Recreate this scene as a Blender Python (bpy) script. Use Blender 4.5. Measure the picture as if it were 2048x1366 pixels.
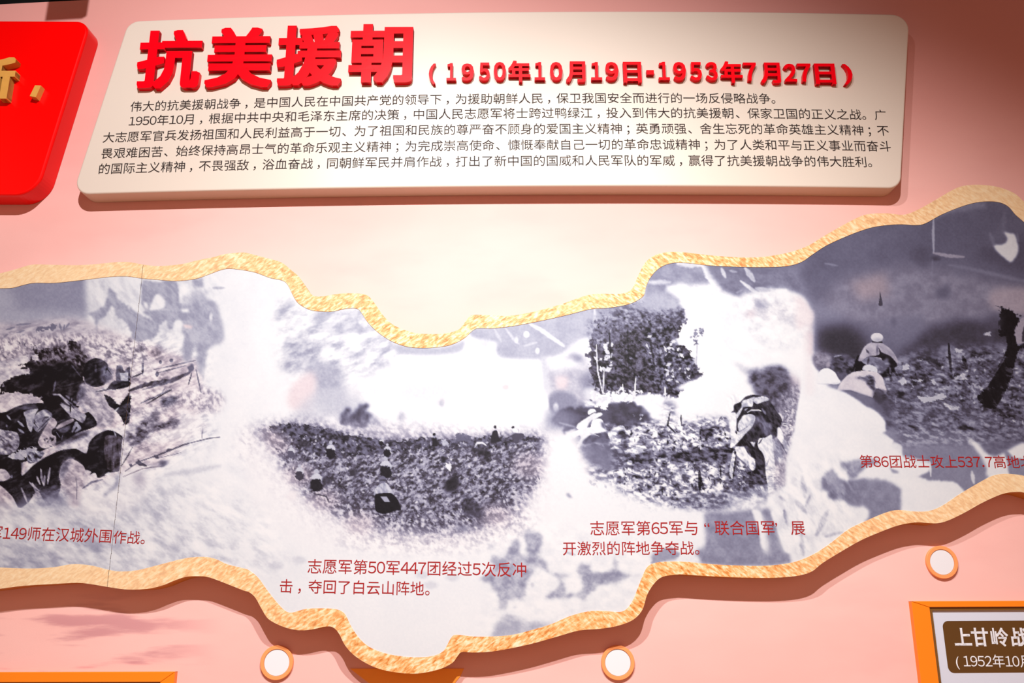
import bpy, bmesh, math
import numpy as np
from mathutils import Matrix, Vector

for o in list(bpy.data.objects):
    bpy.data.objects.remove(o)
SC = bpy.context.scene
COL = SC.collection

# ------------------------------------------------------------------ camera
F, PITCH, ROLL = 1900.0, 0.28675, -0.005523      # focal length in pixels of the 2048x1366 frame
APEX, RAD, DIST, EYE = 0.12842, 26.705, 3.0, 1.6  # the wall is a very gentle convex cylinder
cd = bpy.data.cameras.new('camera'); cam = bpy.data.objects.new('camera', cd); COL.objects.link(cam)
cd.sensor_width = 36; cd.lens = F * 36 / 2048; cd.clip_start = 0.05
c_, s_ = math.cos(ROLL), math.sin(ROLL); cp, sp = math.cos(PITCH), math.sin(PITCH)
cam.matrix_world = Matrix(((c_, -s_, 0, 0), (-s_ * sp, -c_ * sp, -cp, 0), (s_ * cp, c_ * cp, -sp, EYE), (0, 0, 0, 1)))
SC.camera = cam

# ------------------------------------------------------------------ world, lamps, exposure
SC.view_settings.view_transform = 'Standard'; SC.view_settings.look = 'None'
SC.view_settings.gamma = 1; SC.view_settings.use_curve_mapping = False
SC.view_settings.exposure = 0.0
w = bpy.data.worlds.new('world'); SC.world = w; w.use_nodes = True
w.node_tree.nodes['Background'].inputs[0].default_value = (1.0, 0.52, 0.38, 1)
w.node_tree.nodes['Background'].inputs[1].default_value = 0.50


def spot(name, loc, aim, energy, angle, blend, radius, color=(1, 1, 1)):
    l = bpy.data.lights.new(name, 'SPOT'); l.energy = energy; l.spot_size = math.radians(angle)
    l.spot_blend = blend; l.shadow_soft_size = radius; l.color = color
    o = bpy.data.objects.new(name, l); COL.objects.link(o); o.location = loc
    o.rotation_euler = (Vector(aim) - Vector(loc)).to_track_quat('-Z', 'Y').to_euler()
    return o


spot('ceiling_spot', (-0.60, 0.15, 4.42), (-1.0, 3.0, 1.9), 545, 104, 1.0, 0.025, (.985, .985, 1))
spot('ceiling_spot', (0.38, 0.05, 4.42), (0.55, 3.0, 0.9), 600, 82, 1.0, 0.025, (1, .985, .97))

# ------------------------------------------------------------------ wall coordinates
# u runs along the wall, z is height, d is how far a point stands off the wall surface


def surf(u, z, d):
    a = (np.asarray(u, float) - APEX) / RAD
    r = RAD + np.asarray(d, float)
    return np.stack([APEX + r * np.sin(a), DIST + RAD - r * np.cos(a), np.broadcast_to(z, a.shape) * 1.0], -1)


def at(px, py, d=0.0):
    """where a sight line of the photograph meets the surface standing d off the wall -> (u, z)"""
    x = (np.asarray(px, float) - 1024) / F; y = (683 - np.asarray(py, float)) / F
    x, y = x * c_ - y * s_, x * s_ + y * c_
    dx, dy, dz = x, cp - y * sp, sp + y * cp
    r = RAD + d
    a = dx * dx + dy * dy; b = -2 * (dx * APEX + dy * (DIST + RAD)); c = APEX ** 2 + (DIST + RAD) ** 2 - r * r
    t = (-b - np.sqrt(b * b - 4 * a * c)) / (2 * a)
    return np.arctan2(t * dx - APEX, DIST + RAD - t * dy) * RAD + APEX, EYE + t * dz


def atl(pts, d=0.0):
    p = np.array(pts, float); u, z = at(p[:, 0], p[:, 1], d)
    return np.stack([u, z], -1)


# ------------------------------------------------------------------ objects
def empty(name, loc, label, cat, group=None):
    o = bpy.data.objects.new(name, None); COL.objects.link(o); o.location = loc
    o.empty_display_size = .1
    o['label'] = label; o['category'] = cat
    if group: o['group'] = group
    return o


def link(name, mesh, mat, parent=None, label=None, smooth=False):
    if parent is not None:
        root = parent
        off = Vector((0, 0, 0))
        while root is not None:
            off += root.location; root = root.parent
        mesh.transform(Matrix.Translation(-off))
    o = bpy.data.objects.new(name, mesh); COL.objects.link(o)
    if mat: mesh.materials.append(mat)
    if parent is not None: o.parent = parent
    if label: o['label'] = label
    if smooth:
        mesh.polygons.foreach_set('use_smooth', [True] * len(mesh.polygons))
    return o


def mesh_from(name, verts, faces):
    m = bpy.data.meshes.new(name); m.from_pydata([tuple(v) for v in verts], [], [tuple(f) for f in faces]); m.update()
    return m


def bent(name, bm, step=0.06):
    """a bmesh laid out in (u, z, d) is cut into columns and bent onto the wall"""
    us = [v.co.x for v in bm.verts]
    lo, hi = min(us), max(us)
    k = math.ceil(lo / step) * step
    while k < hi - 1e-4:
        if k > lo + 1e-4:
            bmesh.ops.bisect_plane(bm, geom=bm.verts[:] + bm.edges[:] + bm.faces[:], plane_co=(k, 0, 0), plane_no=(1, 0, 0), dist=1e-5)
        k += step
    bmesh.ops.recalc_face_normals(bm, faces=bm.faces[:])
    for v in bm.verts:
        p = surf(v.co.x, v.co.y, v.co.z); v.co = p
    bmesh.ops.recalc_face_normals(bm, faces=bm.faces[:])
    m = bpy.data.meshes.new(name); bm.to_mesh(m); bm.free()
    return m


def slab(name, outline, d0, d1, bevel=0.0, seg=2, step=0.06):
    bm = bmesh.new()
    vs = [bm.verts.new((p[0], p[1], d1)) for p in outline]
    f = bm.faces.new(vs)
    r = bmesh.ops.extrude_face_region(bm, geom=[f])
    nv = [g for g in r['geom'] if isinstance(g, bmesh.types.BMVert)]
    for v in nv: v.co.z = d0
    if bevel:
        e = [e for e in bm.edges if all(abs(v.co.z - d1) < 1e-6 for v in e.verts)]
        bmesh.ops.bevel(bm, geom=e, offset=bevel, segments=seg, affect='EDGES', profile=.5)
    ng = [f for f in bm.faces if len(f.verts) > 4]
    bmesh.ops.triangulate(bm, faces=ng)
    return bent(name, bm, step)


def rounded(corners, radii, n=9):
    c = [np.array(p, float) for p in corners]; out = []
    for i, p in enumerate(c):
        a, b = c[i - 1], c[(i + 1) % len(c)]; r = radii[i]
        da = (a - p) / np.linalg.norm(a - p); db = (b - p) / np.linalg.norm(b - p)
        half = math.acos(np.clip(da @ db, -1, 1)) / 2
        t = r / math.tan(half); m = (da + db) / np.linalg.norm(da + db)
        cen = p + m * r / math.sin(half)
        p0, p1 = p + da * t, p + db * t
        a0 = math.atan2(*(p0 - cen)[::-1]); a1 = math.atan2(*(p1 - cen)[::-1])
        dlt = (a1 - a0 + math.pi) % (2 * math.pi) - math.pi
        for k in range(n):
            q = a0 + dlt * k / (n - 1)
            out.append(cen + r * np.array([math.cos(q), math.sin(q)]))
    return out


# ------------------------------------------------------------------ materials
def srgb(r, g, b):
    f = lambda x: (x / 255 / 12.92) if x / 255 <= .04045 else ((x / 255 + .055) / 1.055) ** 2.4
    return (f(r), f(g), f(b), 1)


def mat(name, col, rough=.5, spec=.5, coat=0, coat_rough=.2, vary=0.03, scale=6, bump=0.0, bscale=200):
    m = bpy.data.materials.new(name); m.use_nodes = True; nt = m.node_tree; p = nt.nodes['Principled BSDF']
    p.inputs['Roughness'].default_value = rough; p.inputs['Specular IOR Level'].default_value = spec
    p.inputs['Coat Weight'].default_value = coat; p.inputs['Coat Roughness'].default_value = coat_rough
    tc = nt.nodes.new('ShaderNodeNewGeometry'); n = nt.nodes.new('ShaderNodeTexNoise')
    n.inputs['Scale'].default_value = scale; n.inputs['Detail'].default_value = 4
    nt.links.new(tc.outputs['Position'], n.inputs['Vector'])
    hs = nt.nodes.new('ShaderNodeHueSaturation'); hs.inputs['Color'].default_value = col
    mr = nt.nodes.new('ShaderNodeMapRange'); mr.inputs[3].default_value = 1 - vary; mr.inputs[4].default_value = 1 + vary
    nt.links.new(n.outputs['Fac'], mr.inputs[0]); nt.links.new(mr.outputs[0], hs.inputs['Value'])
    nt.links.new(hs.outputs[0], p.inputs['Base Color'])
    if bump:
        n2 = nt.nodes.new('ShaderNodeTexNoise'); n2.inputs['Scale'].default_value = bscale
        nt.links.new(tc.outputs['Position'], n2.inputs['Vector'])
        b = nt.nodes.new('ShaderNodeBump'); b.inputs['Strength'].default_value = bump; b.inputs['Distance'].default_value = .002
        nt.links.new(n2.outputs['Fac'], b.inputs['Height']); nt.links.new(b.outputs[0], p.inputs['Normal'])
    return m


def wall_material():
    m = bpy.data.materials.new('salmon_wall_print'); m.use_nodes = True; nt = m.node_tree; N = nt.nodes; L = nt.links
    p = N['Principled BSDF']; p.inputs['Roughness'].default_value = .6; p.inputs['Specular IOR Level'].default_value = .25
    g = N.new('ShaderNodeNewGeometry')

    def noise(sc, det, stretch, seed):
        mp = N.new('ShaderNodeMapping'); mp.inputs['Scale'].default_value = stretch; mp.inputs['Location'].default_value = (seed, seed * .7, seed * .3)
        n = N.new('ShaderNodeTexNoise'); n.inputs['Scale'].default_value = sc; n.inputs['Detail'].default_value = det
        L.new(g.outputs['Position'], mp.inputs[0]); L.new(mp.outputs[0], n.inputs['Vector']); return n.outputs['Fac']

    def ramp(src, a, b):
        r = N.new('ShaderNodeMapRange'); r.interpolation_type = 'SMOOTHSTEP'
        r.inputs[1].default_value = a; r.inputs[2].default_value = b; L.new(src, r.inputs[0]); return r.outputs[0]

    def mix(f, a, b, k=None):
        x = N.new('ShaderNodeMix'); x.data_type = 'RGBA'
        if isinstance(f, float): x.inputs[0].default_value = f
        else: L.new(f, x.inputs[0])
        for s, v in ((6, a), (7, b)):
            if isinstance(v, tuple): x.inputs[s].default_value = v
            else: L.new(v, x.inputs[s])
        return x.outputs[2]

    def mul(a, b):
        x = N.new('ShaderNodeMath'); x.operation = 'MULTIPLY'
        for s, v in ((0, a), (1, b)):
            if isinstance(v, (int, float)): x.inputs[s].default_value = v
            else: L.new(v, x.inputs[s])
        return x.outputs[0]
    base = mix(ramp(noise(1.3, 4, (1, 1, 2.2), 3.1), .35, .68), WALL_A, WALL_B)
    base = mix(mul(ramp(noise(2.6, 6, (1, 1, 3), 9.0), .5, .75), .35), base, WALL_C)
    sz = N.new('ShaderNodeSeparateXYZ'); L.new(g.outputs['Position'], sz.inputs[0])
    base = mix(mul(ramp(sz.outputs['Z'], 2.6, 3.7), .7), base, WALL_FALLOFF)     # lamp falloff painted into the wall colour, deeper upwards
    # cloud streaks of the printed landscape near the foot of the picture wall
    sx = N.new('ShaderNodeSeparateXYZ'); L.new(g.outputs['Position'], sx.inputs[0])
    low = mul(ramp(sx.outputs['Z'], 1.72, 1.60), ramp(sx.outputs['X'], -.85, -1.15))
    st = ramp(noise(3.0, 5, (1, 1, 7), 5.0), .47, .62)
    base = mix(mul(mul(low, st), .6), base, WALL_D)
    L.new(base, p.inputs['Base Color'])
    n2 = N.new('ShaderNodeTexNoise'); n2.inputs['Scale'].default_value = 350; L.new(g.outputs['Position'], n2.inputs['Vector'])
    b = N.new('ShaderNodeBump'); b.inputs['Strength'].default_value = .12; b.inputs['Distance'].default_value = .001
    L.new(n2.outputs['Fac'], b.inputs['Height']); L.new(b.outputs[0], p.inputs['Normal'])
    return m


def stone_material():
    """golden embossed edging: slanted flecks that lean one way on the left, the other on the right"""
    m = bpy.data.materials.new('golden_stone_edging'); m.use_nodes = True; nt = m.node_tree; N = nt.nodes; L = nt.links
    p = N['Principled BSDF']; p.inputs['Roughness'].default_value = .45; p.inputs['Specular IOR Level'].default_value = .35
    g = N.new('ShaderNodeNewGeometry')
    sx = N.new('ShaderNodeSeparateXYZ'); L.new(g.outputs['Position'], sx.inputs[0])

    def flecks(ang, sc):
        r = N.new('ShaderNodeVectorRotate'); r.rotation_type = 'Y_AXIS'; r.inputs['Angle'].default_value = ang
        L.new(g.outputs['Position'], r.inputs['Vector'])
        mp = N.new('ShaderNodeMapping'); mp.inputs['Scale'].default_value = (1, 1, 2.6); L.new(r.outputs[0], mp.inputs[0])
        n = N.new('ShaderNodeTexNoise'); n.inputs['Scale'].default_value = sc; n.inputs['Detail'].default_value = 3
        n.inputs['Distortion'].default_value = .4
        L.new(mp.outputs[0], n.inputs['Vector']); return n.outputs['Fac']
    a = flecks(.6, 52); b = flecks(-.65, 52)
    k = N.new('ShaderNodeMapRange'); k.inputs[1].default_value = .05; k.inputs[2].default_value = .35; L.new(sx.outputs['X'], k.inputs[0])
    mx = N.new('ShaderNodeMix'); L.new(k.outputs[0], mx.inputs[0]); L.new(a, mx.inputs[2]); L.new(b, mx.inputs[3])
    cr = N.new('ShaderNodeValToRGB'); L.new(mx.outputs[0], cr.inputs[0])
    e = cr.color_ramp.elements
    e[0].position = .30; e[0].color = GOLD[0]; e[1].position = .68; e[1].color = GOLD[3]
    x = e.new(.43); x.color = GOLD[1]; x = e.new(.53); x.color = GOLD[2]
    # the print turns from orange in the middle to pale sand towards both ends
    big = N.new('ShaderNodeTexNoise'); big.inputs['Scale'].default_value = 2.0; L.new(g.outputs['Position'], big.inputs['Vector'])
    ab = N.new('ShaderNodeMath'); ab.operation = 'ABSOLUTE'
    sb = N.new('ShaderNodeMath'); sb.operation = 'SUBTRACT'; sb.inputs[1].default_value = .1; L.new(sx.outputs['X'], sb.inputs[0]); L.new(sb.outputs[0], ab.inputs[0])
    ad = N.new('ShaderNodeMath'); ad.operation = 'MULTIPLY_ADD'; ad.inputs[1].default_value = .5; L.new(big.outputs['Fac'], ad.inputs[0]); L.new(ab.outputs[0], ad.inputs[2])
    kr = N.new('ShaderNodeMapRange'); kr.inputs[1].default_value = .8; kr.inputs[2].default_value = 1.75; kr.inputs[4].default_value = .7; L.new(ad.outputs[0], kr.inputs[0])
    m2 = N.new('ShaderNodeMix'); m2.data_type = 'RGBA'; L.new(kr.outputs[0], m2.inputs[0]); L.new(cr.outputs[0], m2.inputs[6]); m2.inputs[7].default_value = GOLD[4]
    L.new(m2.outputs[2], p.inputs['Base Color'])
    bp = N.new('ShaderNodeBump'); bp.inputs['Strength'].default_value = .35; bp.inputs['Distance'].default_value = .004
    L.new(mx.outputs[0], bp.inputs['Height']); L.new(bp.outputs[0], p.inputs['Normal'])
    return m


def print_material():
    m = bpy.data.materials.new('mural_print'); m.use_nodes = True; nt = m.node_tree
    p = nt.nodes['Principled BSDF']; p.inputs['Roughness'].default_value = .45; p.inputs['Specular IOR Level'].default_value = .14
    a = nt.nodes.new('ShaderNodeAttribute'); a.attribute_name = 'ink'
    nt.links.new(a.outputs['Color'], p.inputs['Base Color'])
    return m


PRINT_GAIN = .64
WALL_A = srgb(234, 184, 176); WALL_B = srgb(230, 176, 168); WALL_C = srgb(222, 166, 160); WALL_FALLOFF = srgb(206, 140, 132); WALL_D = srgb(168, 104, 118)
GOLD = [srgb(188, 112, 44), srgb(218, 152, 88), srgb(228, 178, 122), srgb(240, 212, 176), srgb(222, 202, 164)]
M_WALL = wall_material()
M_STONE = stone_material()
M_PRINT = print_material()
M_CREAM = mat('cream_lacquer', srgb(208, 195, 181), rough=.38, spec=.4, vary=.012, scale=2)
M_REDBOARD = mat('red_lacquer', (.85, .0, .0, 1), rough=.3, spec=.25, vary=.03, scale=2)
M_REDLETTER = mat('red_acrylic', (.80, .0, .006, 1), rough=.32, spec=.12, vary=.02)
M_GOLD = mat('brushed_gold', srgb(205, 150, 70), rough=.4, spec=.5, vary=.08, scale=60)
M_BLACKINK = mat('black_ink', srgb(38, 28, 26), rough=.6, spec=.15, vary=.02)
M_REDINK = mat('red_ink', srgb(150, 18, 20), rough=.4, spec=.3, vary=.08, scale=30)
M_SIDE = mat('ochre_board_edge', srgb(190, 120, 40), rough=.5, vary=.05)
M_ORANGE = mat('orange_frame_paint', srgb(240, 130, 20), rough=.35, spec=.4, vary=.03)
M_RINGS = mat('orange_ring_paint', srgb(238, 152, 92), rough=.4, spec=.4, vary=.02)
M_WHITE = mat('white_acrylic', srgb(222, 222, 226), rough=.3, vary=.01)
M_PANEL = mat('pale_blue_grey_print', srgb(205, 210, 224), rough=.4, vary=.02)
M_SEAM = mat('dark_seam', srgb(70, 66, 72), rough=.8)
M_BROWN = mat('brown_print', srgb(88, 56, 14), rough=.45, vary=.05, scale=10)
M_WHITEINK = mat('white_ink', srgb(228, 230, 236), rough=.45, vary=.01)
M_BLACK = mat('black_paint', (.004, .004, .004, 1), rough=.8, spec=.1)
M_FLOOR = mat('tan_floor', srgb(200, 160, 120), rough=.7, vary=.1, scale=20)
M_LIP_SHADE = mat('dark_brown_shade', srgb(112, 72, 14), rough=.6)
M_SHADE_TINT = mat('orange_shade_tint', srgb(255, 165, 50), rough=.6)

# ------------------------------------------------------------------ the setting
def grid_wall(name, u0, u1, z0, z1, d, m, thick=.1, n=90):
    us = np.linspace(u0, u1, n)
    V = []
    for dd in (d, d - thick):
        for z in (z0, z1):
            V += list(surf(us, z, dd))
    Fc = []
    for i in range(n - 1):
        Fc += [(i, i + 1, n + i + 1, n + i), (2 * n + i, 3 * n + i, 3 * n + i + 1, 2 * n + i + 1),
               (n + i, n + i + 1, 3 * n + i + 1, 3 * n + i), (i, 2 * n + i, 2 * n + i + 1, i + 1)]
    Fc += [(0, n, 3 * n, 2 * n), (n - 1, 3 * n - 1, 4 * n - 1, 2 * n - 1)]
    o = link(name, mesh_from(name, V, Fc), m); o['kind'] = 'structure'
    return o


TOPZ = float(at(100, 3.5)[1])
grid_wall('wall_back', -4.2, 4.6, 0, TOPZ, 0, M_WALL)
grid_wall('trim_1', -4.2, 4.6, TOPZ + .001, 4.9, -.02, M_BLACK)


def flat(name, z0, z1, m):
    V = [(x, y, z) for z in (z0, z1) for x, y in ((-4.2, -2.5), (4.6, -2.5), (4.6, 4.0), (-4.2, 4.0))]
    o = link(name, mesh_from(name, V, [(0, 3, 2, 1), (4, 5, 6, 7), (0, 1, 5, 4), (1, 2, 6, 5), (2, 3, 7, 6), (3, 0, 4, 7)]), m)
    o['kind'] = 'structure'


flat('floor', -.1, 0, M_FLOOR)
flat('ceiling', 4.9, 5.0, M_BLACK)

# ------------------------------------------------------------------ lettering
_gl = {}


def glyphs(text, offset, extrude, res=3):
    key = (text, offset, extrude, res)
    if key not in _gl:
        c = bpy.data.curves.new('lettering', 'FONT'); c.body = text; c.size = 1; c.offset = offset; c.extrude = extrude
        c.resolution_u = res; c.fill_mode = 'BOTH' if extrude else 'FRONT'
        o = bpy.data.objects.new('lettering', c); COL.objects.link(o)
        dg = bpy.context.evaluated_depsgraph_get()
        me = bpy.data.meshes.new_from_object(o.evaluated_get(dg))
        v = np.zeros(len(me.vertices) * 3); me.vertices.foreach_get('co', v)
        fs = [tuple(p.vertices) for p in me.polygons]
        bpy.data.objects.remove(o); bpy.data.curves.remove(c); bpy.data.meshes.remove(me)
        _gl[key] = (v.reshape(-1, 3), fs)
    return _gl[key]


WIDE = {c: chr(ord(c) + 0xFEE0) for c in '0123456789.'}
ADV = {**{c: .56 for c in '0123456789'}, '.': .32, '(': .62, ')': .62, '“': .98, '”': .98}
SHIFT = {'，': .2, '；': .18, '、': .05, '“': .30, '”': -.25}


def layout(text, offset):
    """ink of a printed line, character by character: full-width digits are closed up to their own width"""
    V, Fc, pen, n = [], [], 0.0, 0
    for ch in text:
        v, fs = glyphs(WIDE.get(ch, ch), offset, 0)
        adv = ADV.get(ch, 1.0); v = v.copy()
        if ch in WIDE: v[:, 0] += adv / 2 - .5
        if ch == '.': v[:, 0] += adv / 2 - (v[:, 0].min() + v[:, 0].max()) / 2
        v[:, 0] += pen + SHIFT.get(ch, 0)
        V.append(v); Fc += [tuple(q + n for q in f) for f in fs]; n += len(v); pen += adv
    return np.vstack(V), Fc


def text_line(name, text, px, d, m, parent, offset=0.0, lift=.0008, squash=1.0):
    """one printed line; px = (left x, left foot y, right x, right foot y) of its ink in the photograph"""
    v, fs = layout(text, offset)
    (u0, z0), (u1, z1) = atl([(px[0], px[1]), (px[2], px[3])], d)
    lo = v.min(0); hi = v.max(0); k = math.hypot(u1 - u0, z1 - z0) / (hi[0] - lo[0])
    X = (v[:, 0] - lo[0]) * k; Y = (v[:, 1] + .09) * k * squash
    a = math.atan2(z1 - z0, u1 - u0)
    P = surf(u0 + X * math.cos(a), z0 + X * math.sin(a) + Y, d + lift)
    o = link(name, mesh_from(name, P, fs), m, parent); o['kind'] = 'stuff'
    return o


def letter(name, ch, box, d, depth, m, parent, ex=.034, ey=.022, fine=1):
    """one bold raised character filling the pixel box (x0, y0, x1, y1) on the face standing d off the wall"""
    v0, f0 = glyphs(WIDE.get(ch, ch), 0, .05, 3)
    V, fs = [], []
    st = [(0, 0)] + [(i / fine, j / fine) for i in range(-fine, fine + 1) for j in range(-fine, fine + 1) if (i or j) and (abs(i) == fine or abs(j) == fine or fine == 1 or (i + j) % 2 == 0)]
    for k, (i, j) in enumerate(st):
        w_ = v0.copy(); w_[:, 0] += i * ex; w_[:, 1] += j * ey; w_[:, 2] *= 1 - .001 * k
        fs += [tuple(q + k * len(v0) for q in f) for f in f0]; V.append(w_)
    v = np.vstack(V)
    dd = d + depth
    xc, yc = (box[0] + box[2]) / 2, (box[1] + box[3]) / 2
    L, R = at(box[0], yc, dd), at(box[2], yc, dd); T, B = at(xc, box[1], dd), at(xc, box[3], dd)
    lo = v.min(0); hi = v.max(0); f = (v - lo) / (hi - lo)
    Y = B[1] + (T[1] - B[1]) * f[:, 1]
    tilt = (R[1] - L[1]) * .8
    P = surf(L[0] + (R[0] - L[0]) * f[:, 0], Y + tilt * (f[:, 0] - .5), d + depth * f[:, 2])
    return link(name, mesh_from(name, P, fs), m, parent)

# ------------------------------------------------------------------ cream title board
TD = .07
tb = empty('title_board', tuple(surf(*at(980, 385), 0)), 'wide cream board with raised red characters and five lines of black text', 'sign')
q = atl([(256.5, 42), (143.5, 389), (1801.5, 376.5), (1819.5, 29)], TD)
# keep the long edges straight along the wall
link('board_panel', slab('board_panel', rounded(q, [.05, .05, .05, .055]), .0015, TD, .006, 3), M_CREAM, tb)
LD = .02
for ch, bx in (('抗', (275, 60, 402, 177)), ('美', (413, 55, 545, 174)), ('援', (554, 51, 684, 171)), ('朝', (698, 48, 825, 165))):
    letter('raised_title_character', ch, bx, TD, LD, M_REDLETTER, tb, .036, .022, 2)
dates = [('(', 857.5, 127, 871, 168), ('1', 893, 126, 912, 161), ('9', 923, 127, 947.5, 161), ('5', 958, 125, 979.5, 161), ('0', 987.5, 124, 1011.5, 160.5),
         ('年', 1016.5, 121, 1061, 164), ('1', 1069, 124, 1090, 160), ('0', 1100, 124, 1125, 160.5), ('月', 1132, 122.5, 1171, 164), ('1', 1182, 124, 1204, 160),
         ('9', 1211, 124, 1237, 160.5), ('日', 1246.5, 123.5, 1283, 165), ('-', 1293, 140, 1308, 149), ('1', 1317, 123.5, 1339, 160), ('9', 1347, 124, 1372, 160.5),
         ('5', 1380.5, 124, 1403.5, 160.5), ('3', 1412, 124, 1435, 160.5), ('年', 1441.5, 122.5, 1485, 165.5), ('7', 1487.5, 125, 1513, 161), ('月', 1521.5, 125, 1561, 166),
         ('2', 1568.5, 127.5, 1593, 163), ('7', 1595.5, 127, 1622.5, 163), ('日', 1630, 127, 1671, 168), (')', 1687, 128, 1705, 169)]
for ch, *bx in dates:
    letter('raised_date_character', ch, bx, TD, .016, M_REDLETTER, tb, *((.034, .026) if ch in '年月日' else (.032, .022) if ch not in '()-' else (.016, .012)))
body = [('伟大的抗美援朝战争，是中国人民在中国共产党的领导下，为援助朝鲜人民，保卫我国安全而进行的一场反侵略战争。', (260, 224, 1551, 208)),
        ('1950年10月，根据中共中央和毛泽东主席的决策，中国人民志愿军将士跨过鸭绿江，投入到伟大的抗美援朝、保家卫国的正义之战。广', (257, 253, 1773, 241)),
        ('大志愿军官兵发扬祖国和人民利益高于一切、为了祖国和民族的尊严奋不顾身的爱国主义精神；英勇顽强、舍生忘死的革命英雄主义精神；不', (205, 286, 1778.5, 272)),
        ('畏艰难困苦、始终保持高昂士气的革命乐观主义精神；为完成崇高使命、慷慨奉献自己一切的革命忠诚精神；为了人类和平与正义事业而奋斗', (202, 318, 1782.5, 303.5)),
        ('的国际主义精神，不畏强敌，浴血奋战，同朝鲜军民并肩作战，打出了新中国的国威和人民军队的军威，赢得了抗美援朝战争的伟大胜利。', (197, 349, 1744.5, 335))]
for t, px in body:
    text_line('printed_text_line', t, px, TD, M_BLACKINK, tb)

# ------------------------------------------------------------------ red board at the left edge
RD = .08
rb = empty('red_board', tuple(surf(*at(-60, 385), 0)), 'glossy red board with raised gold lettering, left of the cream board', 'sign')
q = atl([(-420, 44), (-480, 394), (72, 390.5), (182, 42)], RD)
link('board_panel', slab('board_panel', rounded(q, [.05, .05, .09, .05], 12), .0015, RD, .008, 3), M_REDBOARD, rb)
letter('raised_gold_character', '新', (-57, 113, 29, 197), RD, .03, M_GOLD, rb, .05, .035, 2)
link('raised_gold_comma', slab('raised_gold_comma', list(atl([(70, 170.5), (82, 171), (71.5, 194.5), (59.5, 192)], RD + .025)), RD, RD + .025), M_GOLD, rb)

# ------------------------------------------------------------------ the winding picture boards
TO = [(-75, 556), (-35, 552), (0, 547), (33, 538.5), (64, 529.7), (99, 529.7), (154, 530.8), (198, 528), (233, 524.6), (259, 524.6), (288, 529.7), (319, 532.5), (363, 528.6), (395.5, 521), (428.5, 514.3), (449, 508.8),
      (483.5, 505.3), (499, 507.5), (532, 516.3), (562.6, 525), (582.4, 540.4), (597.8, 553.6), (611, 572.3), (622, 588), (633, 593.3), (652.7, 592), (679, 587.7), (707.6, 587), (731.8, 589.9), (745, 600.9), (764.8, 629), (782.3, 647), (802, 657.5), (826.3, 665.5),
      (848, 668), (886, 667.7), (914.5, 661), (926, 650), (936.5, 636), (947.4, 630), (978, 630.8), (1017.8, 632), (1057.3, 625.9), (1094.7, 617), (1127.6, 607), (1167, 593), (1193.5, 588), (1237.5, 588), (1255, 584.5), (1266, 575),
      (1277, 550.3), (1290, 526), (1308, 511.9), (1330, 505.3), (1363, 504.6), (1417.8, 510.8), (1472.7, 515), (1516.6, 515), (1549.6, 510.8), (1582.5, 504), (1615.6, 492), (1642, 476), (1675, 456.7), (1707.9, 439), (1734, 429), (1773.8, 427), (1806.7, 430),
      (1835, 420), (1868, 401.7), (1905.6, 379.8), (1927.6, 372), (1958, 369.9), (1993.5, 374), (2026.5, 386), (2048, 404), (2080, 430), (2125, 458)]
TI = [(-75, 582), (-30, 579), (0, 577), (26, 575.8), (48, 570), (70, 566), (110, 566), (154, 561.5), (187, 557.6), (220, 553.8), (253, 552.7), (285.6, 557), (318.6, 559.8), (351.6, 562), (391, 558), (417.5, 549), (450, 538),
      (477, 538.9), (510, 544.8), (540.6, 555.8), (564.8, 561), (575.8, 570), (586.8, 592), (597.8, 607.4), (619.7, 619.5), (641.7, 622.8), (663.7, 623.3), (692, 617.3), (714, 617.3), (724, 627), (736, 644.8), (756, 664.6), (784.5, 683), (817.5, 694),
      (853, 696), (886, 693), (908, 687.4), (930, 675.4), (951.8, 657.5), (984.8, 656.7), (1017.8, 653.4), (1050.7, 647.9), (1094.7, 639), (1138.6, 629), (1182.6, 618), (1215.5, 616), (1253, 609.6), (1275, 600.8), (1288, 589.9), (1291.8, 574),
      (1301, 554.7), (1319, 536), (1343, 526.5), (1373.8, 526), (1417.8, 531), (1472.7, 533.8), (1527.6, 534.5), (1571.6, 532.7), (1602, 524.5), (1626.5, 508), (1653, 491), (1690, 474), (1721, 462), (1751.8, 453.4), (1795.7, 449), (1831, 450.5),
      (1850.7, 446.8), (1883.6, 429), (1927.6, 411.6), (1960.5, 404), (1993.5, 404), (2015.5, 412.7), (2031, 430), (2048, 444.6), (2080, 475), (2125, 502)]
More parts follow.
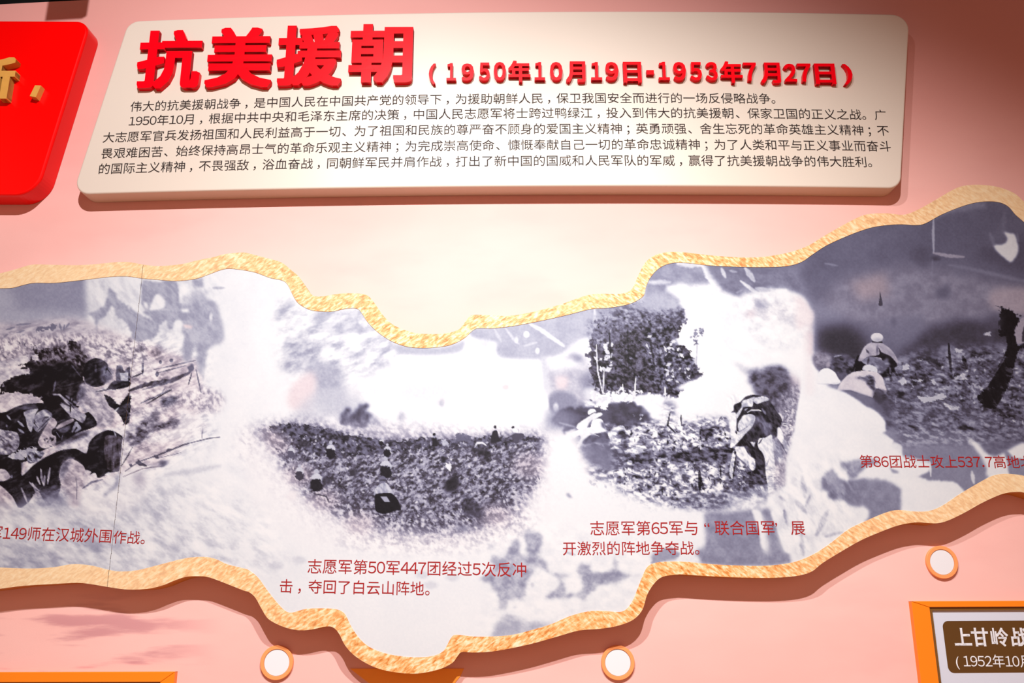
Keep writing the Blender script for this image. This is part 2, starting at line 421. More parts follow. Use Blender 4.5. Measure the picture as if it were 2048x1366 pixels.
BI = [(-75, 1131), (-30, 1133), (0, 1135), (60, 1137), (107.7, 1134.5), (143.5, 1128.5), (179.4, 1130.4), (215, 1139), (239, 1142.9), (275, 1140.5), (323, 1128.5), (370.8, 1116.6), (406.7, 1113.7), (430.6, 1117.8), (454.5, 1128.5), (484, 1136),
      (497, 1140), (515.9, 1154.8), (535, 1181), (554, 1205), (571, 1221.8), (585, 1225), (611.6, 1218), (647.5, 1216.6), (676, 1219.4), (690.5, 1229), (702.5, 1253), (719, 1276.8), (738.4, 1293.6), (767, 1305.6), (803, 1312.7), (838.9, 1314.6),
      (867.6, 1311.5), (886.7, 1302), (896.3, 1286.4), (903.4, 1274), (914, 1269.7), (947.8, 1273), (983.7, 1273), (1024.4, 1269.7), (1067.5, 1258.9), (1103, 1248), (1139, 1232.6), (1175, 1223), (1206, 1222), (1239.7, 1223.7), (1254, 1217), (1266, 1200),
      (1275.6, 1176), (1285, 1152.4), (1294.7, 1134), (1311.5, 1125.5), (1345, 1123), (1375.7, 1124), (1412.8, 1127.6), (1449.9, 1130), (1505.5, 1131.9), (1542.6, 1130.8), (1579.7, 1126), (1607.6, 1117.4), (1635, 1104), (1664, 1084), (1697, 1058.5),
      (1730, 1042.6), (1769, 1026), (1795.8, 1020), (1828.7, 1023), (1857, 1022), (1883.6, 1011.8), (1916.6, 989.9), (1949.6, 970), (1982.5, 952.5), (2004.5, 948), (2026.5, 948.6), (2048, 952), (2090, 965), (2125, 982)]
BO = [(-75, 1188), (-30, 1181), (0, 1177.6), (47.8, 1171.6), (107.7, 1168), (155.5, 1165.6), (186.6, 1169), (210.5, 1173), (251, 1178.8), (291.9, 1178), (323, 1171.6), (347, 1162), (370.8, 1154), (394.7, 1152.4), (418.7, 1154.8), (454.5, 1168),
      (486, 1180.5), (499, 1184.7), (511, 1195.5), (523, 1217), (535, 1236), (551.8, 1247), (575.7, 1256.5), (599.6, 1260.6), (623.5, 1258.9), (652, 1253), (666.6, 1255), (678, 1267), (690.5, 1291), (709.7, 1311.5), (738.4, 1329.5), (767, 1340), (803, 1346),
      (834, 1347), (862.8, 1342.6), (886.7, 1335.5), (905.8, 1324.7), (916, 1311), (924, 1304), (947.8, 1305), (983.7, 1303), (1024.4, 1296), (1067.5, 1286.4), (1115, 1273), (1158, 1261), (1199, 1257.7), (1235, 1251.7), (1263.6, 1241), (1280, 1226.6),
      (1287.6, 1212), (1294, 1190), (1306.7, 1169), (1324, 1154), (1354.5, 1149), (1372, 1149.2), (1412.8, 1152), (1468, 1154.5), (1524, 1155.8), (1561, 1154.9), (1598, 1151), (1624, 1142.6), (1645, 1126), (1686, 1100.8), (1721, 1081), (1756, 1065.7),
      (1795.8, 1051), (1828.7, 1045), (1850, 1045.5), (1872.7, 1046.6), (1894.6, 1041.5), (1927.6, 1026), (1960.5, 1007.5), (1993.5, 992), (2015, 985.5), (2033, 984), (2048, 985.5), (2090, 1000), (2125, 1024)]


def smooth_line(pts, sub=4):
    p = np.array(pts, float); out = []
    for i in range(len(p) - 1):
        a, b, c, d = p[max(i - 1, 0)], p[i], p[i + 1], p[min(i + 2, len(p) - 1)]
        for k in range(sub):
            t = k / sub
            out.append(.5 * ((2 * b) + (-a + c) * t + (2 * a - 5 * b + 4 * c - d) * t * t + (-a + 3 * b - 3 * c + d) * t ** 3))
    out.append(p[-1]); out = np.array(out)
    out = np.vstack([[(-190, out[0, 1] + (out[0, 1] - out[1, 1]) * 3)], out, [(2230, out[-1, 1] + 14)]])
    keep = [0]
    for i in range(1, len(out)):
        if out[i, 0] > out[keep[-1], 0] + .3: keep.append(i)
    return out[keep]


PD = .07
TO, TI, BI, BO = (smooth_line(x) for x in (TO, TI, BI, BO))
SEAM_U = float(np.mean([at(288, 530, PD)[0], at(250, 840, PD)[0], at(216, 1170, PD)[0]]))


def uvline(l): return atl(l, PD)


uTO, uTI, uBI, uBO = map(uvline, (TO, TI, BI, BO))


def clip(l, lo, hi):
    z = lambda u: float(np.interp(u, l[:, 0], l[:, 1]))
    m = (l[:, 0] > lo + .001) & (l[:, 0] < hi - .001)
    return np.vstack([[(lo, z(lo))], l[m], [(hi, z(hi))]])


UL = max(uTO[0, 0], uTI[0, 0], uBI[0, 0], uBO[0, 0]); UR = min(uTO[-1, 0], uTI[-1, 0], uBI[-1, 0], uBO[-1, 0])


def band(name, top, bot, lo, hi, d0, d1, m, parent, n):
    """a curved strip between two outlines, with its own thickness"""
    us = np.linspace(lo, hi, n)
    us = np.unique(np.concatenate([us, top[(top[:, 0] > lo) & (top[:, 0] < hi), 0], bot[(bot[:, 0] > lo) & (bot[:, 0] < hi), 0]]))
    zt = np.interp(us, top[:, 0], top[:, 1]); zb = np.interp(us, bot[:, 0], bot[:, 1]); n = len(us)
    V = np.vstack([surf(us, zt, d1), surf(us, zb, d1), surf(us, zt, d0), surf(us, zb, d0)])
    Fc = []
    for i in range(n - 1):
        Fc += [(n + i, n + i + 1, i + 1, i), (2 * n + i, i, i + 1, 2 * n + i + 1), (n + i, 3 * n + i, 3 * n + i + 1, n + i + 1), (2 * n + i, 2 * n + i + 1, 3 * n + i + 1, 3 * n + i)]
    Fc += [(0, 2 * n, 3 * n, n), (n - 1, 2 * n - 1, 4 * n - 1, 3 * n - 1)]
    o = link(name, mesh_from(name, V, Fc), m, parent)
    o.data.materials.append(M_SEAM)
    for p in o.data.polygons[-2:]: p.material_index = 1
    return o


GAP = .0006
boards = []
for (lo, hi, label) in ((UL, SEAM_U - GAP, 'left section of the winding monochrome battle picture, ending at the thin seam'),
                        (SEAM_U + GAP, UR, 'long right section of the winding monochrome battle picture, from the seam rightwards')):
    e = empty('picture_board', tuple(surf((lo + hi) / 2, 1.8, 0)), label, 'wall picture')
    band('board_body', uTO, uBO, lo, hi, 0, PD - .0004, M_SIDE, e, 40)
    band('upper_edging', uTO, uTI, lo, hi, PD - .003, PD + .0016, M_STONE, e, 40)
    band('lower_edging', uBI, uBO, lo, hi, PD - .003, PD + .0016, M_STONE, e, 40)
    boards.append((e, lo, hi))

# ------------------------------------------------------------------ painting the monochrome print
# a grey-scale picture drawn stroke by stroke on a grid; it becomes the ink colour of the printed sheet
STEP = 1.5
PX0, PY0, CW, CH = -175.0, 370.0, 1600, 660
gx = PX0 + STEP * np.arange(CW); gy = PY0 + STEP * np.arange(CH)
GX, GY = np.meshgrid(gx, gy)
A = np.full((CH, CW), .90, np.float32)      # tone
T = np.zeros((CH, CW), np.float32)          # warm tint


def lattice(x, y, seed):
    xi = np.floor(x).astype(np.int64); yi = np.floor(y).astype(np.int64); fx = x - xi; fy = y - yi
    fx = fx * fx * (3 - 2 * fx); fy = fy * fy * (3 - 2 * fy)

    def h(a, b):
        n = (a * 374761393 + b * 668265263 + seed * 1442695041) & 0x7fffffff
        n = ((n ^ (n >> 13)) * 1274126177) & 0x7fffffff
        return ((n ^ (n >> 16)) & 0xffff) / 65535.0
    return (h(xi, yi) * (1 - fx) + h(xi + 1, yi) * fx) * (1 - fy) + (h(xi, yi + 1) * (1 - fx) + h(xi + 1, yi + 1) * fx) * fy


def fbm(X, Y, size, seed=1, octaves=4, ang=0.0, stretch=1.0, gain=.55):
    c, s = math.cos(ang), math.sin(ang)
    x = (X * c + Y * s) / size / stretch; y = (-X * s + Y * c) / size
    v = 0; a = 1; t = 0
    for o in range(octaves):
        v = v + a * lattice(x + 17.3 * o, y + 9.1 * o, seed + o); t += a; a *= gain; x = x * 2.03; y = y * 2.03
    return v / t


def box(p, pad):
    x0 = max(int((p[:, 0].min() - pad - PX0) / STEP), 0); x1 = min(int((p[:, 0].max() + pad - PX0) / STEP) + 2, CW)
    y0 = max(int((p[:, 1].min() - pad - PY0) / STEP), 0); y1 = min(int((p[:, 1].max() + pad - PY0) / STEP) + 2, CH)
    return slice(y0, max(y1, y0 + 1)), slice(x0, max(x1, x0 + 1))


def blur(a, r):
    k = int(round(r / STEP))
    if k < 1: return a
    for _ in range(2):
        for ax in (0, 1):
            n = a.shape[ax]
            p = np.pad(a, [(k + 1, k) if i == ax else (0, 0) for i in (0, 1)], mode='edge')
            c = np.cumsum(p, axis=ax)
            a = (np.take(c, np.arange(2 * k + 1, 2 * k + 1 + n), axis=ax) - np.take(c, np.arange(0, n), axis=ax)) / (2 * k + 1)
    return a


def inside(p, X, Y):
    m = np.zeros(X.shape, bool); n = len(p)
    for i in range(n):
        x0, y0 = p[i]; x1, y1 = p[(i + 1) % n]
        if y0 == y1: continue
        m ^= ((y0 > Y) != (y1 > Y)) & (X < (x1 - x0) * (Y - y0) / (y1 - y0) + x0)
    return m


FRAME = (0.0, 0.0, 1.0)


def crop(ox, oy, s):
    global FRAME
    FRAME = (ox, oy, s)


def P2(pts):
    p = np.array(pts, float).reshape(-1, 2)
    return p / FRAME[2] + np.array(FRAME[:2])


def rnd(p, k=2):
    if k == 0 or len(p) < 5: return p
    a, c, d = np.roll(p, 1, 0), np.roll(p, -1, 0), np.roll(p, -2, 0); out = []
    for t in (0, .25, .5, .75):
        out.append(p * (2 * t ** 3 - 3 * t * t + 1) + c * (3 * t * t - 2 * t ** 3) + (c - a) * .38 * (t ** 3 - 2 * t * t + t) + (d - p) * .38 * (t ** 3 - t * t))
    return np.stack(out, 1).reshape(-1, 2)


def put(sl, m, L, a, tint):
    m = np.clip(m * a, 0, 1).astype(np.float32)
    A[sl] = A[sl] * (1 - m) + L * m
    T[sl] = T[sl] * (1 - m) + tint * m


def tex_of(sl, L, tex, m):
    """tex = (amplitude, size, seed, angle, stretch, hardness)"""
    if tex is None: return L, m
    amp, size, seed, ang, st, hard = tex
    n = fbm(GX[sl], GY[sl], size, seed, 4, ang, st) - .5
    n = np.tanh(n * hard) * amp
    return np.clip(L + n, .02, .97), m


def poly(pts, L, b=1.0, a=1.0, tex=None, rough=0, tint=0.0, soft=2, seed=5):
    p = rnd(P2(pts), soft); sl = box(p, b * 3 + rough + 3); X, Y = GX[sl], GY[sl]
    if rough:
        X = X + (fbm(X, Y, rough * 1.2, seed, 3) - .5) * rough * 3; Y = Y + (fbm(X, Y, rough * 1.2, seed + 31, 3) - .5) * rough * 3
    if b < 1.6:
        m = sum(inside(p, X + dx, Y + dy).astype(np.float32) for dx, dy in ((-.4, -.4), (.4, -.4), (-.4, .4), (.4, .4))) / 4
    else:
        m = blur(inside(p, X, Y).astype(np.float32), b * .8)
    L, m = tex_of(sl, L, tex, m)
    put(sl, m, L, a, tint)


def spotz(cx, cy, rx, ry, L, b=1.0, a=1.0, ang=0.0, tex=None, tint=0.0):
    c = P2([(cx, cy)])[0]; rx, ry = rx / FRAME[2], ry / FRAME[2]
    sl = box(np.array([c]), max(rx, ry) + b * 3 + 2); X = GX[sl] - c[0]; Y = GY[sl] - c[1]
    u = X * math.cos(ang) + Y * math.sin(ang); v = -X * math.sin(ang) + Y * math.cos(ang)
    r = np.sqrt((u / rx) ** 2 + (v / ry) ** 2); w = max(b, .8) / min(rx, ry)
    m = np.clip((1 - r) / w + .5, 0, 1)
    L, m = tex_of(sl, L, tex, m)
    put(sl, m, L, a, tint)


def stroke(pts, w, L, a=1.0, b=.8, tint=0.0, taper=.6):
    p = P2(pts); w = w / FRAME[2]
    sl = box(p, w + b * 2 + 2); X, Y = GX[sl], GY[sl]; d = np.full(X.shape, 1e9); tt = np.zeros(X.shape)
    seg = np.hypot(*(p[1:] - p[:-1]).T); tot = seg.sum() + 1e-9; run = 0
    for k, ((x0, y0), (x1, y1)) in enumerate(zip(p[:-1], p[1:])):
        vx, vy = x1 - x0, y1 - y0; t = np.clip(((X - x0) * vx + (Y - y0) * vy) / (vx * vx + vy * vy + 1e-9), 0, 1)
        e = np.hypot(X - x0 - t * vx, Y - y0 - t * vy); q = e < d
        d = np.where(q, e, d); tt = np.where(q, (run + t * seg[k]) / tot, tt); run += seg[k]
    wob = 1 + (fbm(X, Y, 5, 77, 2) - .5) * .7
    ww = w / 2 * wob * (1 - taper + taper * np.sin(np.pi * np.clip(tt * .9 + .05, 0, 1)))
    put(sl, np.clip((ww - d) / max(b, .8) + .5, 0, 1), L, a, tint)


def grain(pts, amp, size, seed, ang=0.0, st=1.5, hard=5, b=10, lo=0.0, hi=1.0):
    """breaks up the tones inside an outline with slanted light and dark marks"""
    p = P2(pts); sl = box(p, b * 3); X, Y = GX[sl], GY[sl]
    m = blur(inside(p, X, Y).astype(np.float32), b)
    n = np.tanh((fbm(X, Y, size, seed, 4, ang, st) - .5) * hard)
    a = A[sl]; m = m * ((a >= lo) & (a <= hi))
    A[sl] = np.clip(a + n * amp * m, .02, .96)


def speckle(pts, n, size, tones, seed, edge=10, stretch=1.6, ang=None, tint=0.0, a=.9):
    """many small leaf-like flecks scattered inside an outline"""
    n = int(n * .7); size = size * .85
    p = P2(pts); rs = np.random.RandomState(seed); lo, hi = p.min(0), p.max(0)
    q = rs.uniform(lo, hi, (n * 3, 2)); q = q[inside(p, q[:, 0], q[:, 1])][:n]
    for x, y in q:
        r = size * rs.uniform(.45, 1.3); t = tones[rs.randint(len(tones))] + rs.uniform(-.05, .05)
        an = rs.uniform(0, 3.14) if ang is None else ang + rs.normal(0, .3)
        k = stretch * r + 3
        x0 = int((x - k - PX0) / STEP); y0 = int((y - k - PY0) / STEP); m = int(2 * k / STEP) + 2
        if x0 < 0 or y0 < 0 or x0 + m >= CW or y0 + m >= CH: continue
        sl = (slice(y0, y0 + m), slice(x0, x0 + m)); X = GX[sl] - x; Y = GY[sl] - y
        u = X * math.cos(an) + Y * math.sin(an); v = -X * math.sin(an) + Y * math.cos(an)
        k_ = rs.uniform(.25, .9); v = v + u * rs.uniform(-.4, .4)
        mk = np.clip((1 - (np.abs(u) / (r * stretch * 1.25)) - np.abs(v) / (r * (.5 + k_))) * r / .9 + .2, 0, 1)
        put(sl, mk, t, a, tint)


# --- pale cloudy ground of the whole print
A += ((fbm(GX, GY, 90, 3, 5) - .5) * .07).astype(np.float32)
crop(0, 0, 1)
poly([(-90, 980), (330, 960), (420, 1010), (520, 1120), (420, 1180), (-90, 1180)], .80, 25, .9, (.13, 26, 11, .9, 2.0, 3), tint=0)
poly([(-90, 1040), (260, 1090), (250, 1150), (-90, 1150)], .74, 15, .6, (.14, 22, 12, .3, 2.5, 4))
poly([(420, 900), (520, 900), (560, 1050), (620, 1150), (480, 1140), (400, 1060)], .88, 25, .8, (.08, 20, 14, .5, 1.8, 3))
# --- sky, far left
poly([(-190, 500), (150, 500), (175, 570), (180, 630), (140, 655), (40, 668), (-190, 690)], .60, 9, 1, (.02, 60, 3, 0, 1, 2))
poly([(-90, 628), (160, 622), (150, 655), (40, 672), (-90, 690)], .68, 10, .8)
poly([(-90, 560), (15, 575), (40, 620), (-90, 640)], .68, 14, .8)
# bright print behind the pale watermark figures
poly([(185, 540), (290, 545), (420, 545), (460, 700), (430, 900), (350, 960), (240, 700), (180, 640)], .85, 10, .9, (.09, 16, 21, 1.2, 2.0, 3))
poly([(410, 540), (560, 560), (590, 620), (560, 800), (450, 830)], .88, 15, .8, (.05, 40, 25, 0, 1, 3))
# --- snowy ground of the left scene
poly([(-90, 668), (40, 652), (150, 640), (250, 672), (330, 700), (400, 730), (400, 820), (360, 900), (250, 960), (-90, 1000)], .76, 10, 1, (.10, 9, 31, .2, 2.4, 4), tint=.55)
poly([(-90, 662), (30, 650), (150, 640), (230, 680), (120, 720), (-90, 720)], .66, 8, .9, (.14, 7, 33, -.2, 2.6, 4), tint=.3)
crop(0, 640, 6.208)
poly([(450, 80), (560, 90), (690, 50), (690, 110), (560, 130), (450, 140)], .45, 1, .9, None, 4)
for a0, b0, c0, d0 in ((80, 120, 180, 90), (210, 60, 380, 45), (210, 160, 300, 130), (250, 205, 300, 180), (740, 50, 760, 120), (820, 90, 860, 40), (800, 60, 790, 130), (990, 205, 1030, 200), (630, 240, 640, 270), (700, 180, 705, 210), (30, 230, 90, 180)):
    stroke([(a0, b0), (c0, d0)], 26, .5, .8, 1)
for a0, b0 in ((100, 300), (205, 360), (200, 300), (110, 350), (460, 340), (900, 290), (950, 330), (1240, 360), (1260, 430), (620, 330)):
    spotz(a0, b0, 28, 50, .42, 3, .8, .3, (.25, 4, 7, 0, 1, 6))
poly([(-60, 230), (500, 190), (1200, 180), (1490, 260), (1490, 480), (1100, 480), (700, 400), (400, 430), (-60, 600)], .72, 8, .9, (.24, 4.5, 71, 1.2, 1.8, 5), 4, tint=.45)
speckle([(-60, 260), (600, 240), (1490, 300), (1490, 480), (1100, 460), (700, 360), (400, 400), (-60, 560)], 120, 2.0, (.45, .55, .86, .35), 71, tint=.3)
# dark thicket
TH = [(400, 420), (450, 340), (540, 390), (600, 370), (700, 365), (830, 360), (880, 260), (960, 300), (1000, 330), (950, 430), (1030, 420), (1080, 500), (1070, 640), (1040, 760), (1060, 900), (1000, 1000), (950, 1100), (880, 1190), (700, 1170), (560, 1080), (500, 980), (380, 930), (250, 900), (90, 900), (-20, 950), (10, 850), (60, 760), (180, 690), (380, 640), (350, 600), (210, 590), (200, 560), (320, 540), (380, 470)]
poly(TH, .09, 1.2, 1, (.10, 12, 41, .4, 1.5, 4), 7, tint=.2)
poly([(400, 380), (560, 340), (850, 280), (1000, 330), (1080, 430), (1060, 600), (900, 560), (700, 500), (450, 560)], .34, 5, .85, (.3, 4.2, 43, .9, 1.5, 6), 6, tint=.5)
poly([(480, 600), (900, 560), (950, 700), (800, 760), (560, 800), (300, 820), (200, 760)], .03, 5, .9)
stroke([(690, 760), (665, 880)], 22, .5, .8, 2); stroke([(770, 830), (1010, 760)], 14, .3, .8, 2); stroke([(890, 560), (1000, 700)], 14, .5, .6, 2)
poly([(1040, 620), (1080, 520), (1180, 470), (1280, 500), (1340, 560), (1330, 700), (1300, 800), (1180, 835), (1060, 780)], .12, 1.5, 1, (.08, 10, 3, .4, 1, 3))
poly([(1270, 540), (1330, 560), (1400, 640), (1380, 740), (1290, 800), (1250, 720)], .45, 4, .9); stroke([(1190, 560), (1190, 640)], 30, .4, .8, 3)
stroke([(1310, 660), (1325, 600), (1380, 670)], 12, .12)
# banks and rocks
LT = (.07, 14, 51, .3, 1.5, 3)
poly([(-80, 600), (200, 590), (360, 640), (340, 670), (180, 700), (60, 760), (-80, 870)], .76, 1.5, 1, LT, 3, tint=.3)
poly([(-80, 540), (60, 500), (100, 520), (90, 580), (-80, 590)], .74, 1.5, 1, LT, 3, tint=.3)
poly([(130, 500), (340, 440), (345, 500), (230, 560), (120, 580)], .76, 1.2, 1, LT, 3, tint=.3)
poly([(395, 430), (470, 420), (480, 510), (400, 490)], .74, 1, 1, LT, 2, tint=.3)
poly([(-80, 970), (100, 910), (260, 912), (420, 950), (525, 1010), (400, 1035), (250, 1055), (150, 1130), (0, 1180), (-80, 1200)], .77, 1.2, 1, LT, tint=.45)
poly([(1490, 290), (1400, 320), (1300, 480), (1490, 480)], .8, 4, .8, LT, tint=.2)
poly([(1000, 800), (1080, 790), (1180, 860), (1300, 950), (1360, 1080), (1430, 1180), (1360, 1320), (1210, 1320), (1100, 1200), (1000, 1090), (960, 960)], .68, 2, 1, (.10, 9, 61, .9, 2.2, 4), tint=.35)
poly([(960, 780), (1060, 860), (1040, 980), (960, 1000)], .25, 4, .7)
for s in ([(660, 920), (740, 930), (860, 1050), (900, 1090)], [(820, 940), (930, 1020), (1020, 1080)], [(760, 1030), (900, 1120), (1060, 1190)], [(900, 1060), (990, 1130)], [(980, 1000), (1090, 1170)]):
    stroke(s, 26, .64, .85, 2, tint=.2)
stroke([(940, 940), (870, 1060), (860, 1170)], 30, .08)
poly([(870, 1120), (1000, 1170), (1060, 1200), (1040, 1290), (900, 1230)], .62, 2, 1, LT, tint=.3)
poly([(1170, 890), (1400, 790), (1490, 700), (1490, 860), (1300, 880), (1200, 900)], .78, 1.5, 1, LT, tint=.2)
stroke([(1190, 890), (1320, 870), (1380, 810)], 14, .15)
poly([(1300, 940), (1360, 1010), (1490, 1060), (1490, 1180), (1420, 1110), (1350, 1060)], .15, 1.5)
poly([(1330, 960), (1460, 1030), (1430, 1045), (1340, 1000)], .7, 1, 1)
# heap of helmets and packs, lower left
crop(0, 780, 5.253)
poly([(-100, 290), (60, 230), (200, 165), (440, 135), (520, 200), (640, 240), (800, 300), (930, 230), (1020, 370), (820, 450), (640, 560), (480, 620), (350, 700), (240, 760), (-100, 740)], .10, 1.2, 1, (.05, 9, 44, 0, 1, 3))
poly([(200, 200), (260, 150), (360, 150), (400, 180), (330, 215)], .32, 2)
poly([(250, 230), (400, 195), (370, 260), (330, 440), (290, 390), (270, 300)], .64, 1.2, 1, LT, tint=.1)
poly([(340, 330), (390, 240), (480, 205), (545, 250), (530, 310), (400, 440), (355, 400)], .58, 1, 1, (.14, 6, 45, .8, 2, 5), tint=.1)
stroke([(370, 300), (360, 350), (400, 400)], 10, .15); stroke([(440, 330), (470, 290), (510, 285)], 18, .2); stroke([(380, 440), (530, 290)], 12, .1)
poly([(400, 540), (470, 400), (545, 290), (600, 340), (570, 420), (590, 510), (580, 580), (480, 612), (430, 600)], .70, 1, 1, (.05, 8, 46, .8, 2, 3), tint=.5)
speckle([(450, 520), (520, 480), (600, 510), (580, 590), (480, 600)], 26, 2.0, (.2, .3), 47)
poly([(585, 400), (640, 350), (760, 300), (770, 330), (640, 395), (590, 412)], .62, 1, 1, tint=.5); stroke([(590, 300), (610, 340), (650, 320)], 12, .2)
poly([(600, 420), (740, 370), (700, 440), (640, 450)], .38, 2); stroke([(760, 440), (800, 350), (840, 400), (790, 440)], 34, .58, 1, 1.5)
spotz(575, 440, 34, 40, .06, 1); stroke([(590, 440), (630, 500)], 10, .5); stroke([(655, 480), (650, 530)], 10, .6)
poly([(630, 150), (740, 180), (860, 240), (905, 270), (870, 345), (800, 310), (740, 270)], .58, 1.5, 1, (.16, 7, 62, .9, 3, 5), tint=.2)
stroke([(740, 60), (740, 240)], 18, .08)
stroke([(560, 50), (620, 45), (700, 110), (760, 150)], 18, .6, .9, 1.5, tint=.2)
poly([(-60, 420), (60, 425), (180, 450), (205, 550), (170, 640), (80, 680), (-60, 650)], .55, 1, 1, (.22, 5, 48, .6, 2, 6), tint=.2)
for s in ([(190, 330), (250, 385)], [(195, 410), (250, 450)], [(75, 270), (110, 310)], [(65, 370), (75, 385)]): stroke(s, 24, .6, .9, 1.5)
poly([(75, 705), (200, 640), (300, 610), (390, 610), (330, 690), (200, 735)], .72, 1, 1, LT, 3, tint=.1)
poly([(290, 660), (400, 640), (470, 660), (400, 750), (300, 770)], .5, 1, 1, (.3, 5, 49, .5, 2, 6))
poly([(-80, 740), (240, 750), (200, 900), (-80, 840)], .06, 3)
# parapet band
poly([(225, 900), (300, 800), (440, 720), (620, 645), (560, 640), (470, 700), (560, 620), (750, 540), (850, 500), (960, 430), (1180, 400), (1310, 385), (1400, 330), (1600, 240), (1620, 440), (1400, 600), (1290, 510), (1180, 440), (1000, 500), (915, 670), (780, 625), (620, 660), (400, 790)], .77, 1.2, 1, (.05, 16, 51, .3, 1.5, 3), tint=.25)
poly([(840, 440), (960, 430), (900, 490), (700, 560), (600, 580), (640, 500)], .22, 4, .8)
# great dark shape of near soldiers
poly([(230, 900), (350, 790), (470, 710), (620, 640), (790, 615), (905, 668), (935, 560), (1000, 480), (1130, 420), (1230, 450), (1290, 500), (1290, 620), (1270, 740), (1250, 850), (1150, 870), (1040, 925), (910, 860), (870, 790), (740, 720), (650, 790), (620, 900), (640, 1000), (600, 1130), (500, 1220), (400, 1060), (300, 1180), (200, 1240), (130, 1120), (0, 1000), (-60, 1000), (-60, 740), (200, 740)], .07, 1.2, 1, (.04, 14, 44, 0, 1, 3))
poly([(1105, 490), (1200, 480), (1285, 505), (1270, 700), (1250, 850), (1130, 830), (1095, 660)], .30, 1.5, 1, (.13, 5, 52, 1.57, 6, 4), tint=.3)
poly([(1290, 500), (1350, 520), (1392, 570), (1385, 640), (1320, 720), (1262, 830), (1275, 650)], .78, 1, 1, LT, tint=.3); stroke([(1392, 600), (1350, 680), (1275, 800)], 12, .25)
stroke([(1200, 440), (1220, 490)], 12, .6)
poly([(640, 790), (740, 720), (830, 760), (880, 860), (925, 960), (880, 1040), (830, 1240), (700, 1200), (660, 1060), (640, 960)], .70, 3, 1, (.07, 14, 53, 1.4, 3, 3), tint=.5)
poly([(640, 780), (750, 730), (700, 850), (650, 960), (620, 900)], .35, 5, .8)
stroke([(795, 920), (810, 1010), (805, 1150)], 8, .3, .7)
poly([(890, 850), (960, 860), (930, 900), (1000, 870), (1020, 950), (920, 1000), (870, 1040)], .74, 1.5, 1, LT, tint=.4)
stroke([(870, 1035), (960, 970), (1080, 940)], 22, .28, .9, 1.5)
poly([(1100, 890), (1140, 862), (1165, 870), (1140, 905)], .85, 1)
for s in ([(430, 830), (435, 920), (460, 1000)], [(525, 820), (500, 985)], [(388, 910), (420, 990)], [(310, 970), (410, 1060)], [(225, 1030), (290, 1190)], [(350, 1100), (412, 1165)], [(340, 980), (410, 1140)], [(470, 900), (460, 1000)]):
    stroke(s, 22, .66, .9, 1.5, tint=.3)
poly([(-60, 840), (50, 835), (110, 910), (50, 955), (-60, 950)], .74, 1, 1, tint=.4); spotz(122, 908, 12, 14, .6)
poly([(-60, 1010), (60, 1060), (140, 1210), (130, 1300), (-60, 1300)], .68, 4, 1, (.12, 8, 55, 1, 2, 4), tint=.6)
poly([(-60, 1190), (180, 1200), (420, 1120), (640, 1040), (740, 1200), (500, 1366), (-60, 1366)], .80, 14, .9, (.10, 14, 56, .4, 1.5, 3))
poly([(420, 1060), (620, 1040), (700, 1150), (560, 1220), (430, 1200)], .45, 12, .6)
poly([(860, 1060), (1060, 960), (1240, 880), (1560, 790), (1650, 900), (1500, 1150), (1200, 1300), (860, 1300)], .86, 8, 1, (.05, 18, 57, .4, 1.5, 3), tint=.1)
poly([(1230, 880), (1260, 880), (1240, 1000), (1180, 1060), (1080, 1140), (1100, 1080), (1200, 1000)], .55, 4, .8)
poly([(1410, 880), (1500, 860), (1530, 960), (1500, 1020), (1400, 980)], .62, 7, .8, tint=.3)
crop(0, 780, 4.551)
# rifles, twigs and brush between the two boards
stroke([(1140, 740), (1210, 690), (1270, 650), (1420, 600), (1560, 545), (1680, 495), (1900, 440), (2000, 430)], 14, .33, .9, 1)
for s in ([(1180, 680), (1200, 690)], [(1240, 660), (1330, 690)], [(1260, 640), (1270, 680)], [(1520, 550), (1560, 540)], [(1410, 600), (1440, 620)]): stroke(s, 32, .3, .9, 1)
stroke([(1120, 790), (1300, 715), (1500, 690)], 10, .45, .8, 1, tint=.6); stroke([(1440, 620), (1650, 570)], 7, .5)
stroke([(1848, 330), (1836, 445)], 9, .35); stroke([(1500, 770), (1760, 740), (2000, 690)], 60, .7, .6, 8); poly([(1450, 650), (1520, 640), (1500, 700), (1460, 700)], .4, 3)
poly([(1240, 380), (1160, 390), (1150, 450), (1220, 495), (1300, 450), (1400, 370), (1640, 320), (1600, 260), (1450, 300), (1430, 240), (1300, 250), (1270, 330)], .30, 3, .9, (.22, 6, 63, .3, 1.4, 5), 5, tint=.3)
poly([(1150, 250), (1300, 160), (1450, 140), (1640, 110), (1500, 190), (1430, 250), (1300, 260)], .68, 5, .8, (.14, 6, 64, .3, 1.4, 5), 4, tint=.3)
poly([(950, 40), (1000, 60), (1060, 120), (1090, 130), (1180, 20), (1190, 140), (1170, 300), (1130, 310), (1060, 160), (980, 110)], .10, 1, 1, None, 2)
poly([(1440, 90), (1600, 50), (1620, 100), (1500, 150)], .25, 4, .9); stroke([(1330, 130), (1500, 30), (1560, 0)], 14, .3); stroke([(1280, 120), (1420, 60)], 14, .4)
stroke([(1040, 200), (1080, 160)], 12, .8); stroke([(1120, 320), (1180, 230), (1150, 180)], 14, .3)
poly([(1640, 0), (1900, -20), (2040, 60), (2000, 200), (1850, 220), (1700, 160), (1620, 80)], .72, 8, .85, (.17, 5, 65, 1.2, 1.6, 6), tint=.4)
poly([(1640, 180), (1800, 250), (1900, 320), (1800, 420), (1500, 470), (1320, 470), (1450, 380), (1620, 340)], .86, 6, .9, tint=.2)
crop(0, 500, 4.551)
poly([(1260, 940), (1400, 960), (1420, 1110), (1200, 1160), (1190, 1000)], .80, 2, .8, LT, tint=.4)
